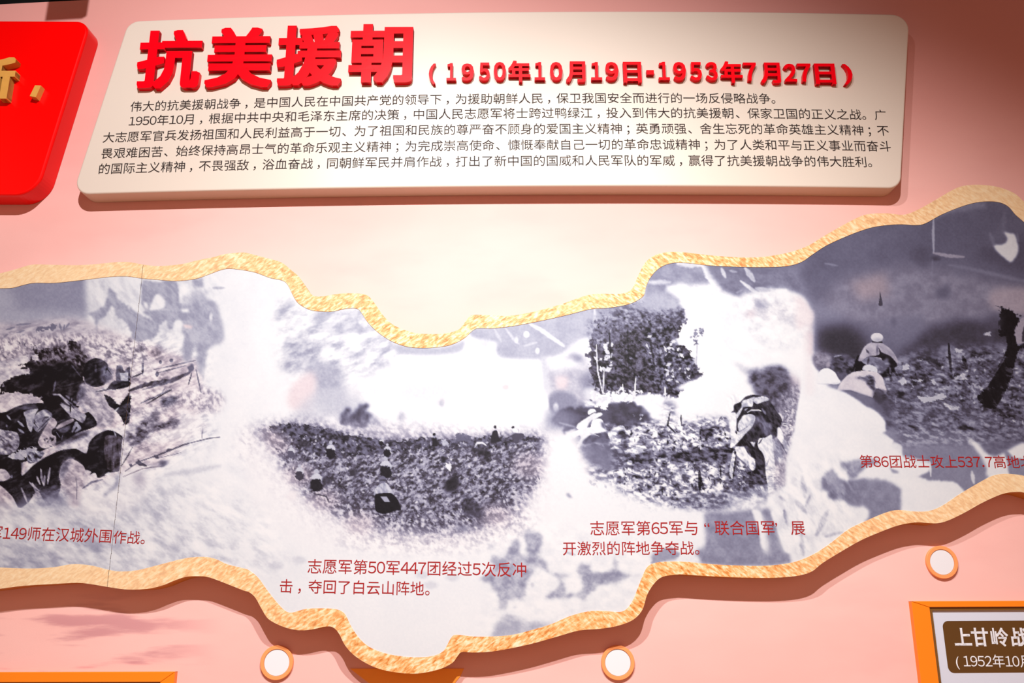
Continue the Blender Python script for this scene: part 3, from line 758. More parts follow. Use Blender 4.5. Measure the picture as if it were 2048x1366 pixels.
stroke([(1302, 975), (1298, 1130)], 22, .35); stroke([(1180, 1280), (1330, 1225), (1560, 1190), (1720, 1120)], 44, .33, .95, 1.5, tint=.2); stroke([(1200, 1160), (1300, 1120), (1290, 1100)], 16, .3)
for s in ([(1400, 1090), (1780, 1005)], [(1430, 1120), (1700, 1050)], [(1300, 1270), (1560, 1200)], [(870, 1290), (1150, 1240)], [(1400, 1340), (1560, 1265)], [(1480, 1290), (1500, 1260)]): stroke(s, 12, .42, .85, 1)
spotz(1460, 1020, 14, 18, .4); spotz(1560, 1005, 18, 18, .45); spotz(1430, 1130, 16, 24, .35)
poly([(1060, 1060), (1110, 1050), (1130, 1100), (1180, 1060), (1185, 1190), (1120, 1215), (1060, 1200)], .32, 1.5, .9, (.2, 5, 66, .8, 2, 6)); poly([(1090, 1120), (1165, 1115), (1165, 1190), (1100, 1200)], .72, 1)
poly([(980, 1260), (1040, 1190), (1180, 1200), (1180, 1240), (1060, 1270)], .2, 1.5); poly([(760, 860), (1250, 800), (1450, 900), (1430, 1000), (1180, 1040), (950, 1000)], .70, 7, .9, (.24, 4.5, 67, .4, 1.6, 6), 5, tint=.4)
poly([(1330, 900), (1430, 890), (1450, 960), (1400, 1000), (1330, 950)], .6, 4, .8, (.12, 5, 68, 0, 1, 5), tint=.7)
crop(0, 0, 1)
LS = [(-120, 690), (90, 690), (200, 700), (330, 740), (380, 800), (330, 880), (250, 940), (200, 985), (60, 1000), (-120, 990)]
grain(LS, .11, 8, 301, -.5, 2.6, 6, 8, 0, .4); grain(LS, .10, 7, 302, .7, 2.4, 6, 8, .4, 1); grain(LS, .06, 4, 303, -.3, 2.0, 7, 8)
grain([(240, 740), (420, 760), (430, 880), (300, 960), (240, 900)], .10, 5, 304, -.4, 2.6, 7, 10)
grain([(250, 640), (420, 700), (420, 760), (250, 760)], .10, 5, 305, -.4, 2.6, 7, 10)
# --- pale watermark figures across the left seam
crop(0, 500, 4.551)
GB = .64
poly([(990, 340), (1060, 400), (1080, 450), (1180, 520), (1300, 600), (1400, 650), (1445, 720), (1400, 800), (1230, 835), (1180, 720), (1130, 650), (1060, 600), (1020, 500), (960, 600), (900, 640), (880, 730), (860, 640), (800, 580), (900, 545), (960, 490), (980, 400)], GB, 2.5, .95, None, 3)
poly([(860, 270), (940, 260), (980, 340), (970, 420), (900, 300)], .7, 4, .6)
poly([(1290, 280), (1420, 290), (1590, 275), (1630, 380), (1640, 480), (1760, 545), (1640, 570), (1500, 540), (1350, 560), (1290, 480)], GB, 2.5, .95, None, 2)
poly([(1435, 400), (1500, 460), (1485, 530), (1365, 552), (1400, 440)], .88, 2); poly([(1305, 470), (1345, 480), (1340, 540), (1310, 510)], .85, 2)
poly([(1300, 560), (1500, 545), (1760, 560), (1900, 600), (1880, 700), (1700, 690), (1640, 640), (1590, 650), (1570, 720), (1530, 715), (1510, 640), (1430, 700), (1370, 610)], GB, 2.5, .95)
poly([(1650, 490), (1750, 430), (1850, 400), (1900, 460), (1960, 470), (2010, 600), (2045, 760), (2025, 850), (1960, 870), (1900, 900), (1875, 1000), (1860, 1140), (1805, 1120), (1795, 1000), (1775, 870), (1740, 1000), (1680, 1020), (1655, 900), (1680, 780), (1650, 720), (1700, 600), (1640, 540)], .66, 3.5, .95, (.03, 20, 5, 1.5, 2, 3), 2)
poly([(1740, 260), (1850, 260), (1855, 340), (1760, 350)], GB, 3, .9); poly([(1650, 420), (1850, 360), (1900, 400), (1780, 470), (1640, 500)], .74, 4, .8, None, 3)
poly([(1645, 540), (1715, 535), (1715, 565), (1660, 562)], .88, 2); poly([(1670, 680), (1750, 690), (1740, 715), (1680, 705)], .8, 2, 1, tint=1); spotz(1920, 610, 14, 34, .85, 3, .9)
stroke([(1730, 1100), (1745, 1050)], 60, .42, .9, 3); stroke([(1745, 1120), (1715, 1225)], 14, .35); stroke([(1785, 1090), (1830, 1300)], 12, .42, .9, 1); stroke([(1850, 1000), (1850, 1190)], 22, .72, .6, 3)
stroke([(1940, 345), (2040, 345)], 26, .68, .8, 3)
crop(0, 0, 1)
A[...] += 0
# --- clouds between the left figures and the hill scene
poly([(560, 600), (640, 620), (740, 620), (790, 680), (800, 720), (700, 760), (640, 760), (560, 740), (545, 650)], .78, 10, .85, (.13, 13, 81, -.35, 2.2, 5))
poly([(568, 690), (600, 680), (640, 690), (640, 740), (580, 740)], .68, 9, .8, (.06, 12, 82, 0, 1, 4)); poly([(640, 620), (735, 618), (720, 660), (660, 670), (630, 640)], .73, 6, .8)
for x, y, rx, ry in ((675, 637, 20, 6), (727, 645, 9, 9), (590, 682, 10, 4), (640, 672, 16, 6), (560, 645, 12, 4), (700, 678, 22, 6), (655, 700, 12, 9)): spotz(x, y, rx, ry, .91, 5, .55, -.2)
grain([(560, 590), (780, 620), (840, 700), (740, 800), (580, 800), (550, 680)], .06, 8, 306, -.4, 2.2, 6, 15)
poly([(792, 688), (860, 694), (900, 690), (930, 680), (920, 705), (850, 712), (795, 706)], .68, 4, .9)
poly([(620, 730), (680, 735), (690, 780), (700, 820), (660, 830), (625, 800)], .66, 11, .9, (.05, 14, 83, 0, 1, 4)); poly([(585, 765), (620, 745), (632, 760), (625, 820), (590, 822), (572, 805)], .80, 8, .9, tint=.9)
poly([(640, 780), (720, 785), (730, 820), (690, 840), (580, 845), (600, 810)], .74, 10, .8)
poly([(690, 780), (800, 770), (900, 760), (930, 790), (880, 810), (760, 800)], .84, 12, .6, tint=.2); spotz(884, 805, 5, 8, .7, 4, .8)
poly([(700, 850), (730, 842), (860, 850), (900, 870), (900, 885), (760, 880)], .74, 8, .8)
# smoke burst on the hill
crop(400, 760, 4.551)
poly([(1285, 410), (1290, 310), (1335, 255), (1365, 320), (1410, 280), (1450, 250), (1500, 250), (1545, 300), (1540, 420), (1500, 475), (1400, 455)], .27, 4, .95, (.10, 8, 84, 1.5, 1.5, 5), 9)
poly([(1550, 330), (1610, 330), (1660, 420), (1640, 470), (1540, 460)], .58, 6, .8); poly([(1815, 280), (1860, 300), (1850, 390), (1812, 370)], .52, 5, .8)
poly([(1040, 385), (1210, 335), (1350, 475), (1200, 470)], .90, 2)
# hill covered with leaves
crop(0, 0, 1)
HILL = [(512, 862), (545, 850), (580, 849), (620, 850), (650, 856), (690, 868), (730, 877), (780, 882), (830, 882), (850, 876), (900, 880), (950, 880), (1000, 873), (1050, 872), (1092, 875), (1105, 900), (1090, 955), (1050, 1005), (1010, 1035), (950, 1058), (880, 1066), (800, 1062), (730, 1052), (660, 1030), (600, 985), (565, 940), (535, 900)]
poly([(500, 850), (1100, 870), (1130, 960), (1060, 1060), (900, 1105), (700, 1095), (600, 1050), (520, 960)], .80, 22, .8, (.16, 5.5, 90, .7, 1.4, 6), 3, tint=.3)
poly(HILL, .48, 20, 1, (.30, 5.0, 91, .7, 1.4, 6), 3, tint=.15)
poly([(560, 856), (620, 853), (690, 870), (780, 884), (850, 880), (900, 883), (1050, 876), (1085, 885), (1060, 960), (960, 1020), (800, 1030), (680, 990), (600, 930)], .44, 14, .8, (.30, 4.5, 88, -.5, 1.6, 7), 3, tint=.1)
poly([(538, 854), (580, 848), (620, 850), (690, 866), (780, 882), (850, 876), (900, 879), (1000, 873), (1060, 873), (1085, 880), (1000, 893), (840, 900), (740, 912), (640, 910), (560, 880)], .27, 1.5, .85, (.20, 5, 92, .3, 1.3, 6), 5)
speckle([(540, 860), (700, 880), (880, 885), (1080, 885), (1080, 960), (1000, 1030), (880, 1055), (760, 1045), (640, 1010), (560, 920)], 1500, 2.1, (.75, .8, .68, .15, .2, .28), 93, tint=.1, a=.8)
speckle([(560, 960), (640, 1020), (800, 1060), (960, 1060), (1080, 960), (1100, 1000), (1000, 1075), (860, 1100), (720, 1085), (620, 1050)], 420, 2.3, (.8, .86, .7, .6), 94, tint=.35, a=.6)
poly([(500, 880), (545, 900), (575, 960), (620, 1010), (700, 1060), (620, 1100), (500, 1000)], .90, 14, .65, tint=.15)
poly([(1115, 870), (1085, 960), (1050, 1020), (1120, 1060), (1200, 1000), (1160, 860)], .90, 14, .75, tint=.1)
for x, y, s in ((600, 950, 30), (560, 890, 25), (650, 1000, 30), (1060, 930, 35), (990, 1030, 30), (720, 1045, 30), (545, 870, 20)): spotz(x, y, s, s * .7, .80, 20, .35, tint=1)
crop(400, 760, 4.551)
def troop(x, y, s, dark=.13, light=.74):
    spotz(x, y, .30 * s, .30 * s, light - .05, 1); poly([(x - .75 * s, y + .9 * s), (x - .3 * s, y + .35 * s), (x + .35 * s, y + .35 * s), (x + .8 * s, y + 1.0 * s), (x + .6 * s, y + 1.5 * s), (x, y + 1.1 * s)], light, 1)
    poly([(x - .7 * s, y + 1.2 * s), (x + .1 * s, y + 1.0 * s), (x + .6 * s, y + 1.3 * s), (x + .8 * s, y + 2.3 * s), (x - .1 * s, y + 2.7 * s), (x - .7 * s, y + 2.2 * s)], dark, 1.2, 1, None, 2)
troop(1190, 570, 55); troop(1690, 712, 70); troop(1705, 590, 42); troop(1060, 830, 70); troop(830, 605, 40, .35); troop(905, 780, 50, .25); troop(1650, 530, 26); troop(1905, 540, 24, .2, .25)
spotz(1660, 905, 32, 32, .45, 1); stroke([(1630, 912), (1700, 912)], 12, .25)
poly([(1580, 1050), (1595, 990), (1640, 945), (1695, 935), (1745, 1000), (1765, 1060), (1680, 1050), (1620, 1050)], .68, 1, 1, (.1, 5, 95, 1.2, 2, 4))
poly([(1590, 1050), (1650, 1030), (1740, 1030), (1800, 1090), (1830, 1180), (1780, 1190), (1680, 1220), (1600, 1190)], .10, 1.2); poly([(1640, 1060), (1700, 1060), (1730, 1110), (1680, 1110)], .65, 1)
poly([(1010, 930), (1130, 960), (1110, 1000), (990, 990)], .14, 2); stroke([(1050, 1035), (1150, 1060), (1170, 1110)], 12, .25); spotz(950, 580, 60, 36, .2, 6, .8); spotz(1150, 910, 40, 40, .2, 4, .8); spotz(1400, 840, 46, 30, .2, 4, .8)
poly([(790, 1040), (830, 1005), (880, 1020), (870, 1090), (800, 1090)], .86, 3, .8, tint=.4)
crop(820, 820, 4.551)
for x, y in ((220, 222), (775, 155), (938, 160)): spotz(x, y, 13, 15, .15, .8)
poly([(205, 250), (240, 245), (252, 330), (200, 330)], .14, .8); spotz(222, 245, 14, 10, .6, 1); poly([(750, 200), (790, 185), (810, 250), (835, 280), (740, 300)], .16, .8); stroke([(820, 200), (832, 240)], 6, .3)
poly([(930, 170), (960, 160), (1000, 205), (940, 205)], .86, .8); poly([(915, 235), (960, 212), (1030, 215), (1040, 250), (1000, 265), (990, 300), (950, 300), (940, 262)], .3, 1); stroke([(985, 170), (985, 210)], 5, .5)
poly([(420, 215), (480, 220), (550, 235), (550, 280), (430, 280)], .4, 1.5, .9, None, 3); stroke([(590, 340), (610, 300), (660, 298), (690, 320)], 20, .8); poly([(280, 270), (330, 270), (350, 320), (300, 330)], .72, 1, .9, None, 2)
poly([(580, 340), (690, 350), (730, 400), (700, 450), (620, 400)], .14, 3, .85, None, 3); poly([(330, 640), (430, 590), (455, 680), (410, 745), (310, 740)], .12, 3, .9, None, 3)
poly([(500, 780), (560, 800), (640, 880), (660, 960), (540, 970), (470, 900)], .22, 4, .8, (.1, 6, 96, 0, 1, 4), 3); poly([(280, 430), (330, 420), (330, 480), (290, 490)], .15, 2); poly([(320, 480), (380, 500), (370, 560), (330, 530)], .84, 1.5, 1, None, 2)
poly([(420, 1040), (520, 1050), (540, 1100), (430, 1100)], .45, 5, .8); stroke([(470, 900), (455, 950)], 6, .8)
# --- centre-right pale forms above and beside the wood
crop(820, 560, 4.551)
poly([(560, 400), (1000, 360), (1650, 220), (2060, 150), (2060, 520), (1700, 520), (1560, 545), (1500, 600), (1340, 690), (1210, 720), (850, 712), (780, 650), (780, 570), (620, 540), (540, 500)], .68, 4, 1, (.03, 20, 97, 0, 1, 3))
poly([(620, 540), (740, 555), (730, 620), (640, 620)], .76, 6, .8)
for s, w_, L_ in (([(1090, 400), (1200, 460), (1400, 600)], 40, .86), ([(1680, 260), (1700, 560)], 30, .84), ([(870, 440), (960, 560), (990, 580)], 26, .78), ([(770, 450), (830, 560)], 24, .76), ([(1040, 600), (1150, 570)], 20, .78)): stroke(s, w_, L_, .85, 3)
spotz(1060, 495, 26, 28, .88, 3); spotz(1160, 645, 18, 26, .86, 3); spotz(970, 545, 14, 26, .82, 3)
poly([(1240, 800), (1200, 720), (1240, 700), (1340, 760), (1480, 640), (1600, 700), (1700, 860), (1760, 1000), (1600, 1110), (1500, 1170), (1320, 1180), (1250, 1000)], .70, 9, 1, (.07, 18, 98, 0, 1, 4), tint=.1)
poly([(1240, 710), (1500, 730), (1560, 790), (1400, 800), (1280, 820)], .88, 6, .9); poly([(1180, 700), (1240, 720), (1250, 1000), (1220, 1000), (1200, 800)], .74, 3, .8)
poly([(1330, 880), (1440, 885), (1420, 990), (1340, 990)], .80, 6, .9, tint=.9); poly([(1480, 690), (1560, 640), (1590, 720), (1520, 760)], .56, 7, .8)
poly([(1440, 620), (1560, 540), (1680, 590), (1620, 700), (1500, 660)], .86, 6, .85); poly([(1580, 860), (1680, 850), (1720, 960), (1600, 1030), (1560, 960)], .54, 9, .9)
spotz(1385, 1120, 140, 105, .56, 9, .9); spotz(1190, 1150, 72, 120, .93, 6); spotz(1328, 1160, 24, 40, .82, 4); spotz(1640, 1030, 60, 50, .82, 10, .8)
poly([(1040, 1010), (1200, 1000), (1160, 1060), (1120, 1120), (1080, 1080)], .84, 6, .7); poly([(1110, 1200), (1160, 1310), (1230, 1365), (1190, 1365), (1120, 1290)], .80, 6, .8)
poly([(640, 740), (760, 800), (810, 860), (760, 850), (650, 790)], .80, 5, .8); spotz(870, 975, 36, 26, .78, 6, .8, tint=1); poly([(-60, 920), (200, 900), (400, 960), (380, 1080), (100, 1110), (-60, 1080)], .83, 12, .7, tint=.3)
poly([(250, 1100), (300, 1110), (285, 1160)], .68, 3, .8)
# --- the wood
crop(0, 0, 1)
WOOD = [(1176, 700), (1182, 672), (1190, 650), (1212, 644), (1224, 622), (1240, 616), (1256, 628), (1268, 618), (1286, 608), (1306, 616), (1318, 634), (1332, 620), (1350, 606), (1372, 622), (1366, 652), (1356, 675), (1345, 682), (1378, 700), (1384, 715), (1378, 722), (1398, 742), (1402, 755), (1372, 770), (1352, 800), (1340, 805), (1300, 798), (1260, 790), (1225, 782), (1195, 786), (1190, 760), (1178, 742)]
poly(WOOD, .26, 1.5, 1, (.16, 6, 101, .2, 1.2, 6), 8, tint=.1)
poly([(1290, 640), (1365, 630), (1350, 680), (1395, 740), (1340, 780), (1300, 760)], .30, 3, .9, (.24, 5, 99, .2, 1.2, 8), 5)
poly([(1175, 650), (1230, 600), (1280, 600), (1350, 600), (1375, 635), (1340, 650), (1260, 660), (1200, 700)], .50, 8, .75, (.20, 5, 102, .2, 1.2, 6))
poly([(1200, 600), (1260, 600), (1230, 625), (1195, 655)], .62, 6, .7)
speckle([(1190, 640), (1360, 620), (1350, 700), (1395, 750), (1340, 795), (1200, 775), (1180, 700)], 420, 2.4, (.14, .18, .4, .5, .22), 103)
speckle([(1330, 690), (1345, 676), (1385, 722), (1400, 770), (1330, 760), (1322, 720)], 46, 3.6, (.84, .86, .8), 104); speckle([(1188, 690), (1230, 680), (1230, 740), (1190, 745)], 30, 4.0, (.82, .86), 105)
speckle([(1270, 690), (1310, 660), (1330, 700), (1290, 720)], 9, 3.2, (.82, .7), 106); speckle([(1180, 785), (1240, 775), (1350, 790), (1350, 806), (1180, 806)], 130, 3.0, (.86, .9, .82, .4), 107)
for s in ([(1193, 690), (1195, 740), (1205, 785)], [(1208, 740), (1206, 784)]): stroke(s, 3.2, .8)
for s in ([(1272, 752), (1269, 790)], [(1245, 768), (1247, 786)], [(1330, 774), (1331, 792)]): stroke(s, 3.0, .86)
for s in ([(1218, 660), (1222, 720)], [(1300, 680), (1310, 740)], [(1255, 660), (1258, 740)]): stroke(s, 3.5, .12, .8)
crop(1220, 480, 4.551)
# billowing white smoke
poly([(530, 430), (700, 405), (900, 412), (1000, 440), (1170, 560), (1230, 720), (1300, 800), (1500, 780), (1700, 720), (1780, 850), (1770, 1100), (1720, 1250), (1500, 1170), (1350, 1180), (1150, 1110), (1240, 1260), (1290, 1365), (620, 1365), (700, 1290), (830, 1240), (850, 1000), (840, 800), (700, 720), (670, 620), (560, 520)], .90, 4, 1, (.03, 40, 110, 0, 1, 3))
poly([(300, 560), (340, 300), (500, 160), (700, 160), (860, 180), (920, 400), (600, 405), (510, 440), (600, 520), (640, 640), (520, 620), (330, 620)], .58, 5, .95, (.03, 20, 111, 0, 1, 3))
poly([(300, 520), (420, 470), (600, 520), (640, 620), (420, 640), (200, 620), (250, 560)], .70, 8, .8)
stroke([(360, 385), (540, 385)], 44, .80, .8, 5); stroke([(620, 215), (840, 228)], 60, .84, .8, 4); stroke([(850, 235), (970, 430)], 70, .86, .9, 4)
poly([(870, 180), (1300, 190), (1560, 190), (1740, 150), (2060, -60), (2060, 1000), (1930, 880), (1860, 700), (1790, 560), (1680, 470), (1450, 440), (1180, 520), (1000, 430)], .50, 5, 1, (.03, 30, 112, 0, 1, 3))
poly([(1180, 500), (1300, 480), (1450, 520), (1620, 500), (1760, 560), (1830, 680), (1810, 900), (1700, 1000), (1300, 900), (1220, 700)], .87, 7, .95, (.07, 12, 113, 0, 1, 4))
poly([(1230, 560), (1400, 520), (1650, 560), (1760, 700), (1640, 790), (1400, 740), (1240, 700)], .83, 9, .7, (.12, 10, 118, .3, 1.4, 5), tint=.15)
for s, w_, L_ in (([(1015, 260), (1050, 340)], 34, .78), ([(1230, 255), (1310, 370)], 50, .78), ([(1190, 375), (1300, 460), (1400, 520)], 34, .82), ([(1090, 280), (1150, 290)], 26, .68), ([(1330, 440), (1450, 460)], 40, .76), ([(1150, 480), (1200, 460)], 24, .66), ([(1960, 215), (2060, 225)], 18, .68)): stroke(s, w_, L_, .85, 3)
poly([(1430, 512), (1500, 512), (1500, 570), (1430, 570)], .88, 2, 1, soft=0); poly([(1512, 455), (1614, 455), (1614, 560), (1512, 545)], .88, 2, 1, soft=0)
poly([(1320, 560), (1420, 560), (1480, 600), (1400, 620), (1320, 600)], .6, 5, .8); poly([(1240, 650), (1330, 640), (1300, 710), (1230, 690)], .72, 6, .8, tint=.7); spotz(1270, 590, 40, 40, .9, 5)
poly([(1640, 500), (1760, 560), (1850, 680), (1840, 800), (1810, 800), (1790, 640), (1700, 560)], .80, 6, .75, tint=1.0); poly([(1770, 820), (1820, 830), (1820, 1050), (1780, 1020)], .80, 6, .7, tint=1.0)
spotz(1560, 760, 60, 20, .82, 8, .6); spotz(1640, 720, 30, 16, .8, 5, .6)
# slender tree right of the wood
speckle([(740, 840), (830, 780), (860, 860), (800, 920), (830, 980), (770, 980), (720, 880)], 40, 2.6, (.45, .5, .6), 114); stroke([(795, 900), (785, 1150)], 9, .62, .8, 1.5)
speckle([(600, 1150), (830, 1130), (840, 1230), (660, 1290), (560, 1365), (520, 1250)], 90, 3.0, (.3, .4, .25), 115)
# dark bush above the bending soldier
poly([(1255, 1215), (1290, 1180), (1400, 1165), (1500, 1145), (1600, 1160), (1650, 1230), (1700, 1300), (1690, 1420), (1640, 1600), (1560, 1600), (1400, 1500), (1290, 1340)], .30, 5, .95, (.14, 7, 116, .2, 1.3, 5), 6, tint=.1)
poly([(1130, 1125), (1200, 1130), (1290, 1190), (1230, 1230), (1170, 1180)], .68, 5, .7, None, 4); poly([(1640, 1200), (1760, 1300), (1780, 1450), (1700, 1500), (1650, 1350)], .72, 8, .7, (.08, 7, 117, 0, 1, 4), tint=.6)
# --- open ground with the bending soldier
crop(0, 0, 1)
GROUND = [(1150, 820), (1240, 800), (1345, 806), (1352, 838), (1400, 838), (1462, 842), (1475, 960), (1560, 870), (1625, 880), (1620, 930), (1570, 985), (1500, 1005), (1430, 1022), (1330, 1012), (1262, 1000), (1215, 962), (1175, 950)]
poly([(1240, 795), (1352, 795), (1462, 838), (1462, 860), (1345, 845), (1290, 850), (1240, 830)], .90, 4, .9)
poly(GROUND, .62, 9, 1, (.30, 8, 121, .15, 1.8, 5), 5, tint=.05)
speckle([(1240, 850), (1460, 845), (1470, 1000), (1350, 1015), (1240, 975), (1200, 900)], 900, 2.6, (.86, .8, .9, .22, .3, .18, .5), 122, stretch=1.9, a=.85)
speckle([(1180, 920), (1250, 960), (1330, 1000), (1300, 1040), (1220, 1010), (1180, 970)], 160, 3.0, (.86, .7, .6), 123, a=.6)
poly([(1170, 980), (1240, 985), (1330, 1015), (1400, 1030), (1400, 1060), (1180, 1060)], .89, 12, .8)
for pts_, L_ in (([(1300, 900), (1340, 905), (1460, 895), (1460, 925), (1400, 925), (1340, 922)], .2), ([(1250, 910), (1300, 905), (1310, 925), (1260, 930)], .28), ([(1330, 1000), (1400, 985), (1480, 985), (1480, 1010), (1400, 1018)], .5), ([(1408, 862), (1425, 858), (1428, 875), (1410, 876)], .12), ([(1220, 905), (1245, 900), (1250, 935), (1200, 935)], .45)):
    poly(pts_, L_, 3, .85, (.12, 6, 124, .2, 1.6, 5), 4)
for s in ([(1340, 825), (1335, 850), (1350, 865)], [(1362, 830), (1363, 850)], [(1400, 870), (1402, 855)], [(1398, 945), (1400, 985)], [(1397, 945), (1408, 975)]): stroke(s, 3.4, .2)
stroke([(1399, 943), (1400, 978)], 8, .14); stroke([(1367, 940), (1370, 965)], 7, .45); stroke([(1402, 900), (1400, 880)], 2.5, .85); stroke([(1440, 930), (1442, 955)], 3, .2)
speckle([(1330, 780), (1345, 820), (1440, 850), (1462, 840), (1440, 828), (1360, 826)], 50, 2.4, (.4, .5, .7), 125)
# berm and crouching pair
crop(1100, 780, 7.59)
poly([(690, 250), (760, 290), (870, 270), (900, 200), (1000, 200), (1100, 180), (1200, 165), (1310, 180), (1330, 240), (1440, 250), (1510, 360), (1525, 470), (1380, 500), (1200, 560), (1000, 545), (830, 500), (760, 620), (380, 590), (200, 660), (200, 560), (60, 520), (60, 380), (250, 270), (450, 265)], .30, 2.5, 1, (.07, 12, 131, .2, 1.5, 4), 3)
poly([(-60, 300), (120, 280), (250, 300), (400, 400), (380, 560), (200, 640), (-60, 620)], .55, 14, .85); stroke([(150, 500), (380, 560)], 30, .72, .7, 4); poly([(1390, 270), (1450, 260), (1480, 340), (1400, 370)], .6, 3, .8); speckle([(1220, 380), (1400, 340), (1410, 450), (1240, 450)], 14, 2.0, (.75, .6), 132)
poly([(720, 60), (900, 100), (1290, 60), (1300, 150), (1080, 180), (930, 190), (880, 220), (860, 290), (780, 290), (740, 240), (680, 260), (700, 200)], .87, 1.5, 1, (.1, 6, 133, 0, 1, 6), 4)
poly([(1300, 110), (1500, 60), (1700, 100), (1700, 440), (1530, 440), (1500, 340), (1420, 240), (1320, 220)], .90, 3, .95, (.05, 8, 134, 0, 1, 6), 3)
spotz(635, 335, 64, 50, .86, 1, 1, -.3); stroke([(590, 385), (690, 335)], 14, .3)
poly([(400, 575), (420, 520), (490, 465), (620, 385), (760, 340), (800, 370), (740, 410), (660, 460), (590, 545), (520, 600), (440, 600)], .84, 1, 1, (.05, 9, 135, -.6, 2, 4)); stroke([(640, 460), (570, 570)], 30, .45, .9, 2)
poly([(620, 560), (640, 470), (720, 432), (790, 450), (830, 540), (850, 600), (760, 590), (680, 560)], .86, 1); poly([(770, 480), (820, 500), (850, 610), (790, 570)], .4, 2)
poly([(285, 700), (330, 650), (440, 600), (560, 570), (700, 555), (800, 580), (852, 632), (760, 650), (640, 670), (560, 720), (500, 780), (450, 870), (400, 860), (470, 730), (440, 690), (350, 750), (330, 800), (285, 770)], .87, 1.2, 1, (.04, 9, 136, 0, 1, 4))
poly([(330, 760), (440, 690), (470, 720), (430, 800), (350, 820)], .7, 5); poly([(500, 780), (600, 700), (720, 670), (850, 640), (905, 760), (880, 830), (700, 800), (520, 830)], .36, 2, 1, (.08, 9, 137, 0, 1, 4)); stroke([(600, 650), (690, 680), (740, 700)], 14, .75)
poly([(875, 650), (960, 590), (1060, 540), (1130, 560), (1165, 680), (1100, 740), (1010, 810), (930, 790)], .82, 1.2, 1, LT); poly([(1030, 650), (1110, 590), (1160, 660), (1230, 700), (1060, 745), (1010, 720)], .32, 2, 1, (.1, 6, 138, 0, 1, 4)); poly([(840, 570), (960, 560), (900, 640)], .3, 2)
poly([(470, 840), (880, 810), (1100, 860), (1180, 1000), (1120, 1140), (900, 1180), (560, 1120)], .48, 9, .95, (.04, 20, 139, 0, 1, 3)); poly([(905, 895), (980, 850), (1060, 890)], .85, 1.2)
poly([(1130, 940), (1230, 880), (1400, 840), (1440, 880), (1380, 960), (1180, 980)], .87, 1.5, 1, LT, 3); poly([(1150, 980), (1400, 950), (1520, 1040), (1480, 1140), (1300, 1180), (1140, 1140)], .3, 4, .85, (.12, 6, 140, .2, 1.6, 5), 3); spotz(1210, 1100, 40, 34, .8, 2)
poly([(-60, 680), (250, 720), (420, 860), (520, 1100), (620, 1366), (-60, 1366)], .90, 18, .8, None, tint=.15)
# the bending soldier
crop(0, 0, 1)
poly([(1540, 860), (1570, 840), (1605, 850), (1618, 890), (1600, 930), (1560, 985), (1540, 985)], .60, 5, .9, (.10, 5, 330, .9, 1.6, 5), tint=.3)
poly([(1462, 868), (1500, 890), (1540, 880), (1545, 985), (1462, 985)], .36, 4, .9, (.22, 5, 331, .6, 1.8, 6))
poly([(1555, 800), (1600, 770), (1612, 850), (1590, 890), (1565, 880)], .58, 4, .8, (.18, 4.5, 332, .9, 1.4, 6), tint=.2)
crop(1430, 770, 5.939)
poly([(190, 325), (220, 300), (228, 235), (300, 200), (360, 140), (450, 115), (540, 128), (620, 150), (680, 230), (720, 300), (770, 360), (797, 420), (775, 500), (745, 600), (690, 640), (560, 640), (520, 740), (575, 830), (592, 900), (600, 1040), (612, 1190), (430, 1180), (350, 1160), (440, 1040), (480, 960), (430, 850), (380, 720), (240, 730), (250, 640), (300, 560), (250, 540), (260, 400), (240, 330)], .17, 1, 1, (.05, 10, 141, 1.0, 2, 3))
poly([(325, 190), (400, 165), (470, 140), (455, 200), (440, 255), (340, 262), (300, 340), (260, 400), (250, 350), (310, 270)], .76, 1, 1, (.06, 7, 142, 1, 2, 4))
poly([(460, 160), (560, 132), (625, 150), (640, 180), (560, 205), (500, 225), (460, 200)], .74, 1, 1, (.08, 6, 143, 0, 1, 4)); poly([(560, 215), (640, 190), (670, 240), (600, 260)], .4, 3, .8)
stroke([(385, 325), (430, 300), (520, 298), (555, 312)], 14, .86); stroke([(560, 285), (600, 345)], 30, .55, .9, 2); stroke([(390, 275), (350, 300)], 14, .6)
poly([(340, 360), (420, 345), (478, 372), (470, 440), (430, 510), (370, 570), (300, 650), (245, 710), (185, 745), (190, 640), (185, 500), (250, 540), (290, 590), (270, 470), (310, 400)], .80, 1, 1, (.05, 12, 144, -.8, 2, 3))
poly([(450, 400), (490, 390), (480, 480), (380, 590), (370, 560), (440, 490)], .42, 5, .7); stroke([(280, 560), (350, 520), (400, 480)], 10, .45, .8, 1.5); stroke([(240, 540), (260, 580)], 26, .12)
poly([(170, 380), (240, 380), (250, 540), (190, 560), (170, 470)], .88, 2, .9)
poly([(490, 380), (550, 365), (600, 430), (665, 470), (670, 590), (600, 615), (570, 560), (520, 480)], .40, 2, .9, (.14, 6, 145, 1.2, 3, 5))
poly([(520, 640), (600, 625), (672, 590), (690, 700), (702, 860), (722, 1000), (700, 1100), (705, 1220), (640, 1290), (620, 1160), (602, 1030), (592, 880), (560, 800), (512, 740)], .84, 1, 1, (.03, 14, 146, 1.4, 2, 3)); stroke([(640, 880), (610, 960)], 14, .5, .8, 2); stroke([(560, 640), (520, 700)], 18, .35)
for y_ in (1015, 1075, 1130): stroke([(650, y_), (700, y_ + 5)], 10, .55, .8, 1.5)
poly([(675, 590), (740, 660), (800, 740), (815, 860), (800, 925), (735, 935), (705, 880), (690, 700)], .60, 3, .95); poly([(740, 520), (765, 500), (800, 560), (822, 640), (790, 680), (745, 650)], .86, 1.2); poly([(790, 670), (840, 640), (890, 760), (850, 800), (820, 760)], .70, 3, .9)
stroke([(745, 640), (800, 720), (850, 820)], 14, .35, .8, 1.5); stroke([(850, 660), (895, 760)], 12, .4, .8, 1.5); stroke([(765, 860), (770, 910)], 26, .8, .8, 3)
